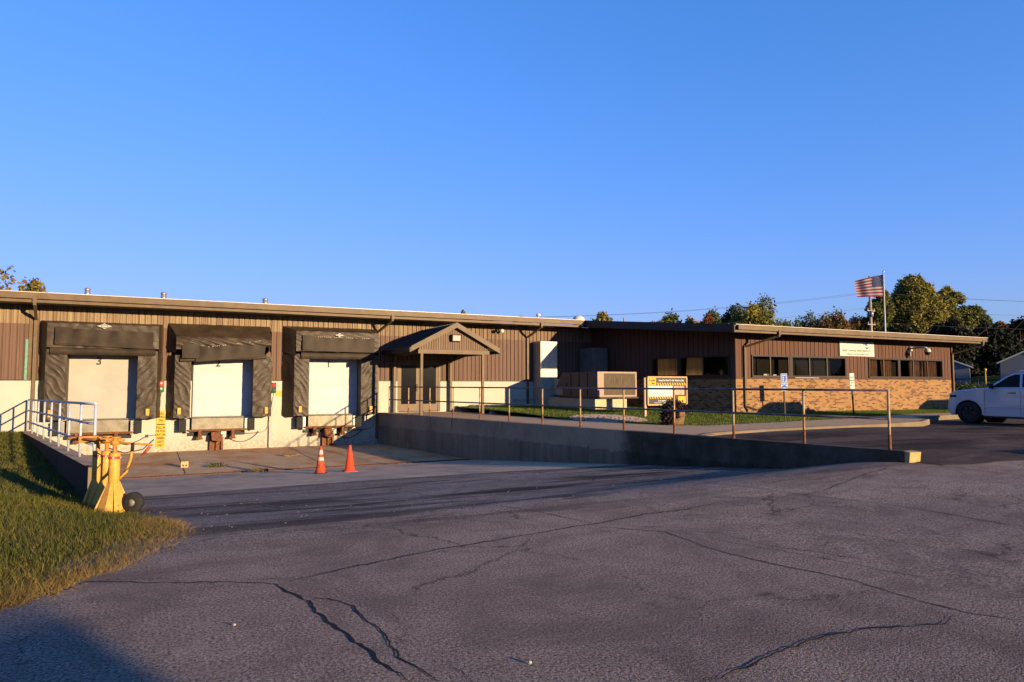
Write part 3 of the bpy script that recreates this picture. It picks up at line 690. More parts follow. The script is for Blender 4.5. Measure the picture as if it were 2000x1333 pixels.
def downspout(parent, xo, ye, xw, yw, ztop, zbot, mat, foot=True, kick=0):
    mb = MB(); mb.box(xo - .06, xo + .06, ye - .15, ye - .03, ztop - .36, ztop - .13)
    mb.sq([(xo, ye - .09, ztop - .30), (xo, ye - .07, ztop - .42)], .09, .09)
    mb.sq([(xo, ye - .07, ztop - .40), (xw, yw - .07, ztop - .82)], .09, .07)
    mb.sq([(xw, yw - .06, ztop - .78), (xw, yw - .06, zbot)], .105, .08)
    if kick: mb.sq([(xw, yw - .06, zbot + .03), (xw + .30, yw - .38, zbot - .14)], .10, .08)
    return mb.build('downspout', mat, parent)
downspout(wb, -3.42, YE, -3.50, WY, EZ, .05, M['trim'])
downspout(wb, 8.90, YE, 8.62, WY, EZ, -.7, M['trim'])
downspout(wb, 16.05, YE, 15.93, WY, EZ, .45, M['trim'])
# teal strip and patched sheets at the far left
mb = MB(); mb.box(-3.78, -3.70, WY - .045, WY - .02, ZB + .01, 3.14); mb.build('teal_strip', M['teal'], wb)
mb = MB(); mb.box(-3.69, -3.60, WY - .05, WY - .02, ZB + .01, 4.3); mb.build('corner_trim', M['trim'], wb)
# roof vents
for x, y, r, h in ((-2.81, 40, .13, .65), (.57, 40, .14, .65), (5.59, 40, .15, .62)):
    z0 = EZ + SL * (y - YE); mb = MB(); mb.lathe([(r * .8, z0 - .1), (r * .8, z0 + h * .45), (r, z0 + h * .5), (r, z0 + h * .72), (r * .8, z0 + h * .74), (r * .8, z0 + h * .8), (r, z0 + h * .82), (r, z0 + h), (r * .6, z0 + h + .03), (0, z0 + h + .03)], (x, y, 0), 16); mb.build('roof_vent', M['steel'], wb)
z0 = EZ + SL * (40 - YE); mb = MB(); mb.lathe([(.06, z0 - .1), (.06, z0 + .45), (.15, z0 + .47), (.16, z0 + .58), (.05, z0 + .65), (0, z0 + .65)], (23.0, 40, 0), 14); mb.build('roof_vent', M['white'], wb)
mb = MB(); mb.lathe([(.4, z0), (.42, z0 + .4), (.36, z0 + .52), (.2, z0 + .62), (0, z0 + .66)], (26.2, 40, 0), 18)
mb.build('roof_vent', M['white'], wb)
# dock doors
for i, ((a, b), s_) in enumerate(zip(DOCK, '321')):
    mb = MB(); z = .37
    for k, (za, zb_) in enumerate(((.37, 1.02), (1.02, 1.58), (1.58, 2.15), (2.15, 2.8))):
        mb.box(a, b, WY + .13, WY + .19, za + .006, zb_ - .006)
        for q in (.33, .66): mb.box(a + .02, b - .02, WY + .124, WY + .131, za + (zb_ - za) * q - .012, za + (zb_ - za) * q + .012) if k == 0 else None
    mb.box(a, b, WY + .17, WY + .2, .37, 2.8)
    d = mb.build('dock_door', M['doorA'] if 'doorA' in M else M['white'], wb)
    mb2 = MB()
    for zz in (1.02, 1.58, 2.15): mb2.box(a, b, WY + .129, WY + .16, zz - .006, zz + .006)
    mb2.build('panel_seam', M['conduit'], d)
    if i == 0: d.data.materials[0] = gen('aged_cream_door', (.28, .275, .235), .12, 1.2, .55, .03)
    cx = (-1.6, 2.36, 6.59)[i]
    text('number', s_, .38, (cx, WY + .126, (2.42, 2.40, 2.42)[i]), M['signblack'], d, bold=.008)
    mb = MB(); mb.box(a, a + .05, WY, WY + .3, .37, 2.78); mb.box(b - .05, b, WY, WY + .3, .37, 2.78); mb.box(a, b, WY, WY + .3, 2.74, 2.78); mb.build('door_jamb', M['dark_trim'], d)
# dock levelers (plate, bumpers, legs)
for i, (a, b) in enumerate(((-2.46, -.59), (1.46, 3.26), (5.68, 7.45))):
    mb = MB(); yb = 28.3
    mb.box(a, b, yb, yb + .04, -.08, .36); mb.box(a, b, yb, WY, .33, .365)
    o = mb.build('leveler_plate', M['plate'], wb, .006)
    mb = MB(); mb.box(a - .12, b + .14, yb + .12, WY, -.16, -.09); mb.box(a - .12, b + .12, yb + .05, yb + .12, -.115, -.085); mb.build('leveler_frame', M['rust'], o)
    mb = MB(); mb.box(a - .1, b + .1, WY - .10, WY - .02, -.34, -.16); mb.build('shade_bar', M['black'], o)  # solid black bar in place of the shade under the leveler
    for q in (.16, .80):
        x = a + (b - a) * q; mb = MB(); mb.box(x - .05, x + .05, yb + .06, yb + .2, -.42, -.1); mb.hexa([(x - .12, yb + .1, -.46), (x + .12, yb + .1, -.46), (x + .12, WY, -.46), (x - .12, WY, -.46), (x - .03, yb + .15, -.2), (x + .03, yb + .15, -.2), (x + .03, WY, -.2), (x - .03, WY, -.2)]); mb.build('keeper_bracket', M['rust'], o)
    for x, w_ in ((a - .30, .24), (b + .30, .24)):
        mb = MB(); mb.box(x - w_ / 2, x + w_ / 2, WY - .40, WY - .04, -.16, .30)
        for k in range(5): mb.box(x - w_ / 2 - .01, x - w_ / 2 + .012 + .0, WY - .41, WY - .03, -.14 + k * .09, -.08 + k * .09)
        mb.build('dock_bumper', M['rubber'], o, .01)
        mb = MB(); xx = x + (w_ / 2 + .06 if x < a else -w_ / 2 - .06); mb.box(xx - .055, xx + .055, WY - .34, WY - .04, -.20, .30); mb.build('bumper_angle', M['steel'], o)
    if i > 0:   # vehicle restraint
        x = a + (b - a) * .50; mb = MB()
        for k in (-.22, 0.0, .18): mb.box(x + k - .03, x + k + .03, WY - .18, WY - .05, -.9, -.3)
        mb.box(x - .26, x + .24, WY - .09, WY - .035, -.9, -.25)
        mb.build('restraint_track', M['rust'], o)
        mb = MB(); mb.hexa([(x - .2, yb - .02, -.50), (x + .12, yb - .02, -.55), (x + .12, WY - .1, -.55), (x - .2, WY - .1, -.50), (x - .22, yb + .12, -.20), (x + .10, yb + .12, -.17), (x + .10, WY - .1, -.17), (x - .22, WY - .1, -.20)])
        mb.build('restraint_hook', M['rust'], o, .015)
        mb = MB(); mb.box(x + .14, x + .33, WY - .14, WY - .03, -.42, -.16); mb.build('control_box', M['white'], o, .008)
# dock shelters
def shelter(P, i):
    yf = WY - .65
    hx0, hx1, hz = P['hood']; (lx0, lx1), (rx0, rx1) = P['legs']; zb = P['zb']; wx0, wx1 = P['wall']; zo = P['open']
    def fold(x, z, s): 
        return .022 * (1 - abs(math.sin(13 * (x * s * .9 + z * .8) + 3.0 * nz(x * 1.6, z * 1.6, i)))) ** 2 * (.7 + nz(x * 3, z * 3, i + 4)) + .012 * nz(x * 3, z * 2, i * 3)
    pads = []
    for (a, b, s, wa) in ((lx0, lx1, 1, wx0), (rx0, rx1, -1, wx1)):
        zt = zo + .25; mb = MB(); pads.append(mb)
        def front(u, v, a=a, b=b, s=s): 
            x = a + (b - a) * u; z = zb + (zt - zb) * v
            e = min(u, 1 - u) * 2; x += .02 * nz(z * 3, i, u * 3) 
            return (x, yf - fold(x, z, s) * min(1, e * 4) + .015 * nz(z * 4, x * 4), z + (.03 * nz(x * 5, i * 7) if v == 0 else 0))
        mb.grid(front, 30, 130)
        oa = a if s > 0 else b; ia = b if s > 0 else a
        mb.grid(lambda u, v: (oa + (wa - oa) * u + .025 * nz(u * 4, (zb + (zt - zb) * v) * 3, i), yf + (WY - .02 - yf) * u, zb + (zt - zb) * v), 6, 30)
        mb.grid(lambda u, v: (ia + .01 * nz(v * 20, i), yf + (WY - .0 - yf) * u * .85, zb + (zt - zb) * v), 3, 20)
        mb.add([(a, yf, zb), (b, yf, zb), (b, WY - .1, zb), (a, WY - .1, zb)], [(0, 1, 2, 3)])
    # hood: top slope, front band, sides
    mb = MB(); zf = P['hoodfront']
    def top(u, v):
        xa = wx0 + (hx0 - wx0) * v; xb = wx1 + (hx1 - wx1) * v; x = xa + (xb - xa) * u
        return (x, WY - .01 + (yf - .06 - WY) * v, hz + .10 + (zf - hz - .10) * v + .015 * nz(x * 3, v * 3, i))
    mb.grid(top, 30, 6)
    def hf(u, v):
        x = hx0 + (hx1 - hx0) * u; zbm = P['hoodbot'] + P['tilt'] * (u - .5) + .02 * nz(x * 2, i); z = zf + (zbm - zf) * v
        am = P['wr']
        return (x, yf - .06 - am * abs(math.sin(6 * x + 14 * z + 3 * nz(x, z, i))) * (1 if v > 0 else 0) - .03 * nz(x * 4, z * 4, i) - P['bulge'] * math.sin(v * 3.14), z)
    mb.grid(hf, 60, 14)
    for xa, xw, s in ((hx0, wx0, 1), (hx1, wx1, -1)):
        mb.grid(lambda u, v: (xa + (xw - xa) * u - s * .03 * math.sin(u * 3.14), yf - .06 + (WY - yf + .04) * u, (zf + (hz + .1 - zf) * u) + (P['side'] - (zf + (hz + .1 - zf) * u)) * v * (1 - .15 * u)), 6, 10)
    o = mb.build('dock_shelter', M['fabric'], wb, fix=False)
    for q in pads: q.build('side_pad', M['fabric'], o, fix=False)
    # front curtain panel
    mb = MB()
    c = P['curtain']
    def cu(u, v):
        (xa, za), (xb, zb_), (xc, zc), (xd, zd) = c   # TL TR BR BL
        x = (xa * (1 - u) + xb * u) * (1 - v) + (xd * (1 - u) + xc * u) * v; z = (za * (1 - u) + zb_ * u) * (1 - v) + (zd * (1 - u) + zc * u) * v
        return (x, yf - .13 - .05 * v + .02 * nz(x * 1.5, z * 2, i) - .012 * math.sin(x * 11) * (1 - v), z)
    mb.grid(cu, 50, 8); cp = mb.build('curtain_panel', M['flap'], o, fix=False)
    k_ = P.get('corner') or (c[0][0] - .01, c[0][0] - .01 + P['pock'], c[0][1] + .04, c[3][1] + .04)
    mb = MB(); mb.grid(lambda u, v: (k_[0] + (k_[1] - k_[0]) * u, yf - .165 - .05 * v - .01 * math.sin(u * 5), k_[2] + (k_[3] - k_[2]) * v), 6, 4)
    mb.build('corner_flap', M['flap'], cp, fix=False)
    if P.get('stitch'):
        mb = MB(); n = 26
        for k in range(n):
            u = .05 + .9 * k / n; x = c[0][0] + P['pock'] + (c[1][0] - c[0][0] - P['pock'] - .1) * u; z = c[0][1] + (c[1][1] - c[0][1]) * u - .01 
            if random.random() < .7: mb.box(x, x + .045, yf - .175, yf - .165, z - .006, z + .008)
        mb.build('stitching', M['reflect'], cp)['kind'] = 'stuff'
    # lower lip of head curtain
    mb = MB(); l = P['lip']
    mb.grid(lambda u, v: (l[0] + (l[1] - l[0]) * u, yf - .08 - .03 * math.sin(v * 3.14), l[2] + (l[3] - l[2]) * v + P['tilt'] * (u - .5) + .01 * nz(u * 6, v, i)), 40, 5); mb.build('head_lip', M['fabric' if P['tilt'] else 'flap'], o, fix=False)
    for x, z in P['tags']:
        mb = MB(); mb.box(x - .055, x + .055, yf - .09, yf - .075, z - .12, z + .12); mb.build('guide_tag', M['yellow'], o)
    if P.get('logo'):
        x, z, w_, h_ = P['logo']; y = yf - .15 - P['wr']
        mb = MB(); mb.prism([(x - w_ / 2, z), (x - w_ * .2, z + h_ * .22), (x, z + h_ / 2), (x + w_ * .2, z + h_ * .22), (x + w_ / 2, z), (x + w_ * .2, z - h_ * .22), (x, z - h_ / 2), (x - w_ * .2, z - h_ * .22)], 'y', y, y + .008); em = mb.build('emblem', M['reflect'], o)
        mb = MB(); mb.lathe([(.0, 0), (h_ * .30, 0)], (x, y - .003, z), 14, 'y'); mb.v = [((q[0] - x) * 1.9 + x, q[1], q[2]) for q in mb.v]; mb.build('emblem_ring', M['signgrey'], em)
        mb = MB(); mb.box(x - h_ * .42, x + h_ * .42, y - .009, y - .005, z - h_ * .1, z + h_ * .1); mb.build('emblem_bar', M['reflect'], em)
    return o
SH = [dict(wall=(-3.36, .42), hood=(-3.1, .29, 3.72), hoodfront=3.70, hoodbot=2.86, side=2.7, legs=((-3.12, -2.5), (-.36, .27)), zb=.38, open=2.55, tilt=0, wr=.012, bulge=0,
           curtain=((-2.85, 3.52), (.12, 3.46), (.10, 2.86), (-2.85, 2.95)), pock=.5, lip=(-3.0, .19, 2.85, 2.62), tags=((-2.93, .60), (0.0, .60)), logo=(-1.42, 3.63, .46, .20)),
      dict(wall=(.60, 4.22), hood=(.86, 4.17, 3.78), hoodfront=3.38, hoodbot=2.96, side=2.75, legs=((.84, 1.38), (3.56, 4.24)), zb=.36, open=2.42, tilt=.16, wr=.05, bulge=.08,
           curtain=((1.52, 2.98), (4.0, 3.30), (3.92, 2.66), (1.52, 2.42)), pock=.3, corner=(1.06, 1.64, 3.20, 2.56), lip=(1.0, 4.0, 2.62, 2.50), tags=((1.02, .62), (4.05, .60)), stitch=1),
      dict(wall=(4.72, 8.52), hood=(5.12, 8.46, 3.84), hoodfront=3.72, hoodbot=2.9, side=2.72, legs=((5.08, 5.66), (7.76, 8.45)), zb=.36, open=2.55, tilt=0, wr=.035, bulge=.0,
           curtain=((5.36, 3.50), (8.26, 3.48), (8.25, 2.90), (5.36, 2.92)), pock=.46, lip=(5.32, 8.28, 2.86, 2.62), tags=((5.32, .62), (8.16, .58)), stitch=1, logo=(6.8, 3.58, .36, .17))]
for i, P in enumerate(SH): shelter(P, i)
# conduit pipe between docks 1 and 2
mb = MB(); mb.sq([(4.30, WY - .09, .6), (4.30, WY - .09, -.88)], .10, .08); mb.build('conduit_pipe', M['conduit'], wb)
# cables
for (xa, xb, xc) in ((2.75, 3.85, 4.25), (6.9, 8.0, 8.5)):
    for k, (sag, za) in enumerate(((.26, -.42), (.06, -.18))):
        mb = MB(); pts = [(xa + (xb - xa) * t, WY - .07, za + (-.28 - za) * t - sag * 4 * t * (1 - t)) for t in [q / 14 for q in range(15)]]
        mb.tube(pts, .014, 6); mb.build('cable', M['cable'], wb)
    mb = MB(); mb.tube([(xb, WY - .07, -.27), (xb + .15, WY - .07, -.27), (xc - .1, WY - .07, -.2), (xc - .03, WY - .07, -.05), (xc, WY - .07, .35)], .013, 6); mb.tube([(xb - .02, WY - .07, -.27), (xb + .13, WY - .07, -.27)], .035, 8); mb.build('cable', M['conduit'], wb)
mb = MB(); mb.tube([(-1.9 + 2.0, WY - .07, -.28), (.28, WY - .07, -.26)], .012, 6); mb.box(-.02, .06, WY - .1, WY - .03, -.34, -.24); mb.tube([(-1.0, WY - .2, -.45), (-.6, WY - .12, -.58), (-.2, WY - .1, -.42), (-.02, WY - .08, -.3)], .012, 6); mb.build('cable', M['cable'], wb)
# entry door
mb = MB(); a, b = ENT; y = WY + .05
mb.box(a, a + .09, y - .06, y + .1, .40, 2.64); mb.box(b - .09, b, y - .06, y + .1, .40, 2.64); mb.box(a + .09, b - .09, y - .06, y + .1, 2.53, 2.64)
mb.box(10.48, 10.54, y - .03, y + .08, .42, 2.53)
ed = mb.build('entry_door_frame', M['doorframe'], wb)
for (p, q) in ((a + .095, 10.475), (10.545, b - .095)):
    mb = MB(); mb.box(p, p + .09, y - .03, y + .02, .43, 2.52); mb.box(q - .09, q, y - .03, y + .02, .43, 2.52); mb.box(p + .09, q - .09, y - .03, y + .02, 2.44, 2.52); mb.box(p + .09, q - .09, y - .03, y + .02, .43, .74)
    mb.build('door_leaf', M['doorframe'], ed)
    mb = MB(); mb.box(p + .09, q - .09, y - .008, y, .74, 2.44); mb.build('door_glass', M['tint'], ed)
for x in (10.42, 10.60):
    mb = MB(); mb.tube([(x, y - .03, 1.30), (x, y - .10, 1.32), (x, y - .10, 1.58), (x, y - .03, 1.60)], .014, 8); mb.build('door_handle', M['chrome'], ed)
# canopy over the entry
mb = MB(); xr, xl, xq = 10.77, 8.88, 12.66; yf = 25.25
def roofp(side):
    xe = xl if side < 0 else xq
    return [(xr, 3.93), (xe, 2.95), (xe, 3.04), (xr, 4.02)]
for s in (-1, 1): mb.prism(roofp(s), 'y', yf, WY - .02)
can = mb.build('entry_canopy', M['dark_trim'], wb)
mb = MB()
for s, xe in ((-1, xl), (1, xq)):
    for k in range(1, 12):
        yy = yf + (WY - yf) * k / 12
        mb.hexa([(xr, yy - .012, 4.02), (xr, yy + .012, 4.02), (xe, yy + .012, 3.04), (xe, yy - .012, 3.04), (xr, yy - .008, 4.05), (xr, yy + .008, 4.05), (xe, yy + .008, 3.07), (xe, yy - .008, 3.07)])
mb.build('roof_rib', M['dark_trim'], can)
mb = MB()
for xe in (xl, xq):
    mb.hexa([(xr, yf - .05, 3.84), (xr, yf - .002, 3.84), (xe, yf - .002, 2.86), (xe, yf - .05, 2.86), (xr, yf - .05, 4.05), (xr, yf - .002, 4.05), (xe, yf - .002, 3.07), (xe, yf - .05, 3.07)])
mb.build('rake_trim', M['trim'], can)
mb = MB(); mb.box(xl - .07, xl - .002, yf - .05, WY - .03, 2.84, 3.02); mb.build('eave_gutter', M['dark_trim'], can); mb = MB(); mb.box(xq + .002, xq + .07, yf - .05, WY - .03, 2.84, 3.02); mb.build('eave_gutter', M['dark_trim'], can)
gy = 25.42
mb = MB(); x = 9.28
while x < 12.2:
    x2 = min(x + .10, 12.24); zt = lambda q: 3.90 - abs(q - xr) * .52
    mb.hexa([(x, gy, 2.95), (x2 - .018, gy, 2.95), (x2 - .018, gy + .03, 2.95), (x, gy + .03, 2.95), (x, gy, zt(x)), (x2 - .018, gy, zt(x2)), (x2 - .018, gy + .03, zt(x2)), (x, gy + .03, zt(x))])
    mb.hexa([(x2 - .018, gy + .02, 2.95), (x2, gy + .02, 2.95), (x2, gy + .03, 2.95), (x2 - .018, gy + .03, 2.95), (x2 - .018, gy + .02, zt(x)), (x2, gy + .02, zt(x2)), (x2, gy + .03, zt(x2)), (x2 - .018, gy + .03, zt(x))]); x += .10
mb.build('gable_panel', M['gable'] if 'gable' in M else m_cladding('canopy_gable_cladding', (.10, .065, .042), (.17, .115, .07), 2), can)
mb = MB(); mb.box(9.22, 12.28, gy - .05, gy + .06, 2.80, 2.95); mb.box(9.22, 9.33, gy + .06, WY - .05, 2.80, 2.95); mb.box(12.17, 12.28, gy + .06, WY - .05, 2.80, 2.95); mb.build('beam', M['trim'], can)
for (x, yy) in ((9.37, gy), (12.0, gy), (9.33, 28.6), (11.93, 28.6)):
    mb = MB(); mb.box(x - .05, x + .05, yy - .05, yy + .05, .385, 2.80); mb.box(x - .09, x + .09, yy - .09, yy + .09, .385, .40); mb.build('post', M['trim'], can)
mb = MB(); mb.hexa([(10.58, gy - .16, 3.30), (10.98, gy - .16, 3.30), (10.98, gy, 3.30), (10.58, gy, 3.30), (10.58, gy - .20, 3.56), (10.98, gy - .20, 3.56), (10.98, gy, 3.58), (10.58, gy, 3.58)]); fl = mb.build('wall_light', M['dark_trim'], can, .01)
mb = MB(); mb.add([(10.62, gy - .168, 3.32), (10.94, gy - .168, 3.32), (10.94, gy - .205, 3.53), (10.62, gy - .205, 3.53)], [(0, 1, 2, 3)]); mb.build('lens', M['reflect'], fl)
# ------------------------------------------------------------------ office wing
ow = thing('office_building', (30, 22, .3), 'low office wing with tan brick base, brown siding and ribbon windows', 'office')
WSTART = set(bpy.data.objects); FY = 22.0; OX0, OX1 = 22.48, 38.4; BZ = 1.84
WINS = [(23.42, 29.66, 1.93, 2.88), (31.36, 37.46, 1.93, 2.88)]
mb = MB(); mb.box(OX0, OX1, FY, FY + .3, -.2, BZ); mb.build('brick_wall', M['brickx'], ow)
mb = MB(); mb.box(OX0 - .02, OX1 + .02, FY - .025, FY + .02, BZ, BZ + .05); mb.build('brick_sill', M['dark_trim'], ow)
mb = MB(); ed_ = [OX0] + [q for w_ in WINS for q in w_[:2]] + [OX1]
for i in range(0, len(ed_), 2): ribbed(mb, ed_[i], ed_[i + 1], BZ + .05, 3.92, FY, .275, .028)
for a, b, z0, z1 in WINS: ribbed(mb, a, b, z1, 3.92, FY, .275, .028); ribbed(mb, a, b, BZ + .05, z0, FY, .275, .0)
mb.build('siding', M['clad2'], ow, fix=False)
mb = MB(); mb.box(OX0 - .05, OX0 + .07, FY - .05, FY - .03, BZ + .05, 3.95); mb.build('corner_trim', M['clad2'], ow); mb = MB(); mb.box(OX1 - .12, OX1 + .05, FY - .05, FY - .03, BZ + .05, 3.9); mb.build('corner_trim', M['clad2'], ow); mb = MB(); mb.box(OX0 - .055, OX0 - .035, FY - .05, FY + .1, BZ + .05, 3.95); mb.build('corner_trim', M['clad2'], ow)
mb = MB(); mb.box(21.35, 39.35, 20.8 - .12, 20.8, 3.84, 4.04); mb.build('gutter', M['trim'], ow, .012)
mb = MB(); mb.box(21.2, 39.1, 20.8 - .05, 20.85, 3.74, 3.825); mb.build('fascia', M['trim'], ow)
mb = MB(); mb.box(21.2, 39.4, 20.8 - .13, 20.86, 4.046, 4.068); mb.build('drip_edge', M['trim_edge'], ow)
downspout(ow, 23.72, 20.8, 22.98, FY, 4.05, .62, M['trim'], kick=1)
downspout(ow, 38.95, 20.8, 38.33, FY, 4.05, .5, M['trim'])
def window(parent, a, b, z0, z1, y, mull, big, axis='x', curtains=()):
    def bx(m, u0, u1, d0, d1, za, zb_):
        if axis == 'x': m.box(u0, u1, y + d0, y + d1, za, zb_)
        else: m.box(y + d0, y + d1, u0, u1, za, zb_)
    mb = MB(); bx(mb, a, b, -.05, .10, z1 - .05, z1 + .02); bx(mb, a, b, -.06, .10, z0 - .02, z0 + .06); bx(mb, a, a + .06, -.05, .10, z0 + .06, z1 - .05); bx(mb, b - .06, b, -.05, .10, z0 + .06, z1 - .05)
    for m in big: bx(mb, m - .09, m + .09, -.04, .10, z0 + .06, z1 - .05)
    o = mb.build('window', M['dark_trim'], parent)
    mb = MB()
    for m in mull: bx(mb, m - .022, m + .022, -.01, .06, z0 + .06, z1 - .05)
    mb.build('mullion', M['trim'], o)
    mb = MB(); (mb.add([(a + .06, y + .05, z0 + .06), (b - .06, y + .05, z0 + .06), (b - .06, y + .05, z1 - .05), (a + .06, y + .05, z1 - .05)], [(0, 1, 2, 3)]) if axis == 'x' else mb.add([(y + .05, a + .06, z0 + .06), (y + .05, a + .06, z1 - .05), (y + .05, b - .06, z1 - .05), (y + .05, b - .06, z0 + .06)], [(0, 1, 2, 3)])); mb.build('pane', M['pane'], o, fix=False)
    mb = MB(); bx(mb, a, b, .60, .62, z0 - .3, z1 + .2); bx(mb, a, b, .10, .6, z0 - .04, z0 - .02); bx(mb, a, b, .10, .6, z1 + .02, z1 + .04); bx(mb, a - .02, a, .10, .62, z0 - .3, z1 + .2); bx(mb, b, b + .02, .10, .62, z0 - .3, z1 + .2)
    mb.build('room_interior', M['roomdark'], o)
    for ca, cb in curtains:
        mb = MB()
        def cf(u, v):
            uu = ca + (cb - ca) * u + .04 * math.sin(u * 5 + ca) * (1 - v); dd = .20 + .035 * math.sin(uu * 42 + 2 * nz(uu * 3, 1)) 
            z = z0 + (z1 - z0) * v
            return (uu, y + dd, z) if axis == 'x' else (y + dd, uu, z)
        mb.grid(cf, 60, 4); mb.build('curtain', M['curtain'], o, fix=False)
    return o
window(ow, *WINS[0], FY, (24.6, 25.8 - .02, 27.16, 28.36), (25.9,))
window(ow, *WINS[1], FY, (32.57, 34.98, 36.2), (33.76,), curtains=((31.5, 32.3), (32.65, 33.45), (34.95, 35.7), (36.0, 36.45), (36.7, 37.3)))
mb = MB(); mb.box(24.3, 24.62, FY + .12, FY + .22, 1.99, 2.06); mb.box(24.9, 25.1, FY + .12, FY + .22, 1.99, 2.04); mb.build('sill_clutter', M['signwhite'], ow)
mb = MB(); mb.box(26.1, 27.7, FY - .065, FY - .055, 1.885, 1.905); mb.build('white_strip', M['signwhite'], ow)
# banner
bn = thing('banner_sign', (30.5, FY, 3.3), 'cream company banner with blue logo above the wing windows', 'sign')
mb = MB(); mb.box(29.24, 31.80, FY - .05, FY - .02, 2.96, 3.66); mb.build('panel', M['signwhite'], bn)
text('lettering', 'Bendix Commercial Vehicle Systems LLC', .155, (30.48, FY - .052, 3.235), M['signgrey'], bn, bold=.003, sx=.82)
text('lettering', 'A Member of the Knorr-Bremse Group', .115, (30.52, FY - .052, 3.06), M['signgrey'], bn, bold=.002, sx=.9)
mb = MB(); mb.box(29.42, 31.6, FY - .053, FY - .051, 3.140, 3.150); mb.build('rule', M['signgrey'], bn)
text('logo_word', 'Bendix', .16, (31.13, FY - .052, 3.545), M['signblue'], bn, bold=.006, sx=.75)
mb = MB(); pl = [(31.13 + .125 * math.cos(t), 3.44 + .12 * math.sin(t)) for t in np.linspace(math.pi, 2 * math.pi, 14)] + [(31.13 + .125 * math.cos(t), 3.44 + .045 * math.sin(t)) for t in np.linspace(2 * math.pi, 3 * math.pi, 10)][1:-1]
pl = [(31.24 + (x - 31.13), z) for x, z in pl][:14] + [(31.24 + .10, 3.425), (31.24, 3.395), (31.24 - .09, 3.42)]
mb.prism(pl, 'y', FY - .055, FY - .051); mb.build('logo_swoosh', M['signblue'], bn)
# dome camera
dc = thing('security_camera', (34.7, FY, 3.4), 'white dome security camera on an arm over the right windows', 'camera')
mb = MB(); mb.tube([(34.7, FY - .03, 3.42), (34.72, FY - .35, 3.46), (34.8, FY - .75, 3.46), (34.82, FY - .85, 3.40)], .045, 10); mb.lathe([(.09, 3.30), (.09, 3.52), (0, 3.52)], (34.7, FY - .06, 0), 12); mb.build('arm', M['white'], dc)
mb = MB(); mb.lathe([(0, 3.42), (.10, 3.41), (.15, 3.30), (.16, 3.22), (0, 3.22)], (34.82, FY - .86, 0), 18); mb.build('housing', M['white'], dc)
mb = MB(); mb.lathe([(.14, 3.22), (.13, 3.15), (.08, 3.08), (0, 3.06)], (34.82, FY - .86, 0), 18); mb.build('dome', M['black'], dc)
mb = MB(); mb.box(34.66, 34.74, FY - .06, FY - .02, 3.05, 3.25); mb.build('bracket', M['steel'], dc)
# the wing front was laid out on the plane y = 22; its true plane is y = 20.5
QW = 20.5 / 22.0; MW = Matrix.Translation((0, 0, 1.6)) @ Matrix.Scale(QW, 4) @ Matrix.Translation((0, 0, -1.6))
for o_ in set(bpy.data.objects) - WSTART:
    if o_.type == 'MESH': o_.data.transform(MW)
def skew(o_): o_.data.transform(Matrix(((1, -.16, 0, .16 * 20.5), (0, 1, 0, 0), (0, 0, 1, 0), (0, 0, 0, 1)))); return o_
SX, SY, SBZ = 20.95, 20.5, 1.825
mb = MB(); mb.box(SX + .001, SX + .3, SY + .282, WY - .03, -.2, SBZ - .001); skew(mb.build('brick_side_wall', M['bricky'], ow))
SWN = (20.75, 24.85, 1.93, 2.78); mb = MB()
for ya, yb, za, zb_ in ((SY + .02, SWN[0], SBZ, 3.9), (SWN[1], WY - .02, SBZ, 4.45), (SWN[0], SWN[1], SWN[3], 4.1), (SWN[0], SWN[1], SBZ, SWN[2])): ribbed(mb, ya, yb, za, zb_, SX - .02, .256, .028, 'y')
skew(mb.build('side_siding', M['clad2'], ow, fix=False))
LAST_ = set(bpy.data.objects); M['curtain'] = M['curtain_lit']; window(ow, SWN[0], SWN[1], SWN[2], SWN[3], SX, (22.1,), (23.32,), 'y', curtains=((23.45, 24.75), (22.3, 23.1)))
for o_ in set(bpy.data.objects) - LAST_: skew(o_)
# roof: one plane continuing the main roof
def oz(y): return 3.883 + .0925 * (y - 19.38)
mb = MB(); c4 = [(19.75, 19.38), (36.67, 19.38), (36.67, 42), (16.5, 42), (16.5, 29.5), (18.42, 27.72)]
n = len(c4); vs = [(x, y, oz(y) - .05) for x, y in c4] + [(x, y, oz(y)) for x, y in c4]
mb.add(vs, [tuple(range(n))[::-1], tuple(range(n, 2 * n))] + [(i, (i + 1) % n, n + (i + 1) % n, n + i) for i in range(n)]); mb.build('roof', M['roof'], ow)
mb = MB(); p, q = Vector((19.75, 19.34, 0)), Vector((18.42, 27.72, 0))
mb.hexa([(p.x - .03, p.y, oz(p.y) - .30), (p.x + .03, p.y, oz(p.y) - .30), (q.x + .03, q.y, oz(q.y) - .33), (q.x - .03, q.y, oz(q.y) - .33), (p.x - .03, p.y, oz(p.y) + .01), (p.x + .03, p.y, oz(p.y) + .01), (q.x + .03, q.y, oz(q.y) + .012), (q.x - .03, q.y, oz(q.y) + .012)])
mb.build('rake_fascia', M['dark_trim'], ow)
mb = MB(); mb.add([(19.78, 19.42, oz(19.4) - .27), (36.6, 19.42, oz(19.4) - .27), (36.6, SY + .2, oz(SY) - .27), (SX + .2, SY + .2, oz(SY) - .27), (19.8, WY, oz(WY) - .33), (18.3, WY, oz(WY) - .33)], [(0, 1, 2, 3, 4, 5)]); mb.build('soffit', M['dark_trim'], ow)
mb = MB(); mb.box(36.62, 36.68, 19.42, 42, 3.60, 3.84); mb.build('end_fascia', M['trim'], ow)
mb = MB(); mb.box(SX + .9, 35.7, SY + .9, 42, -.2, 3.6); mb.build('rear_block', M['clad2'], ow)
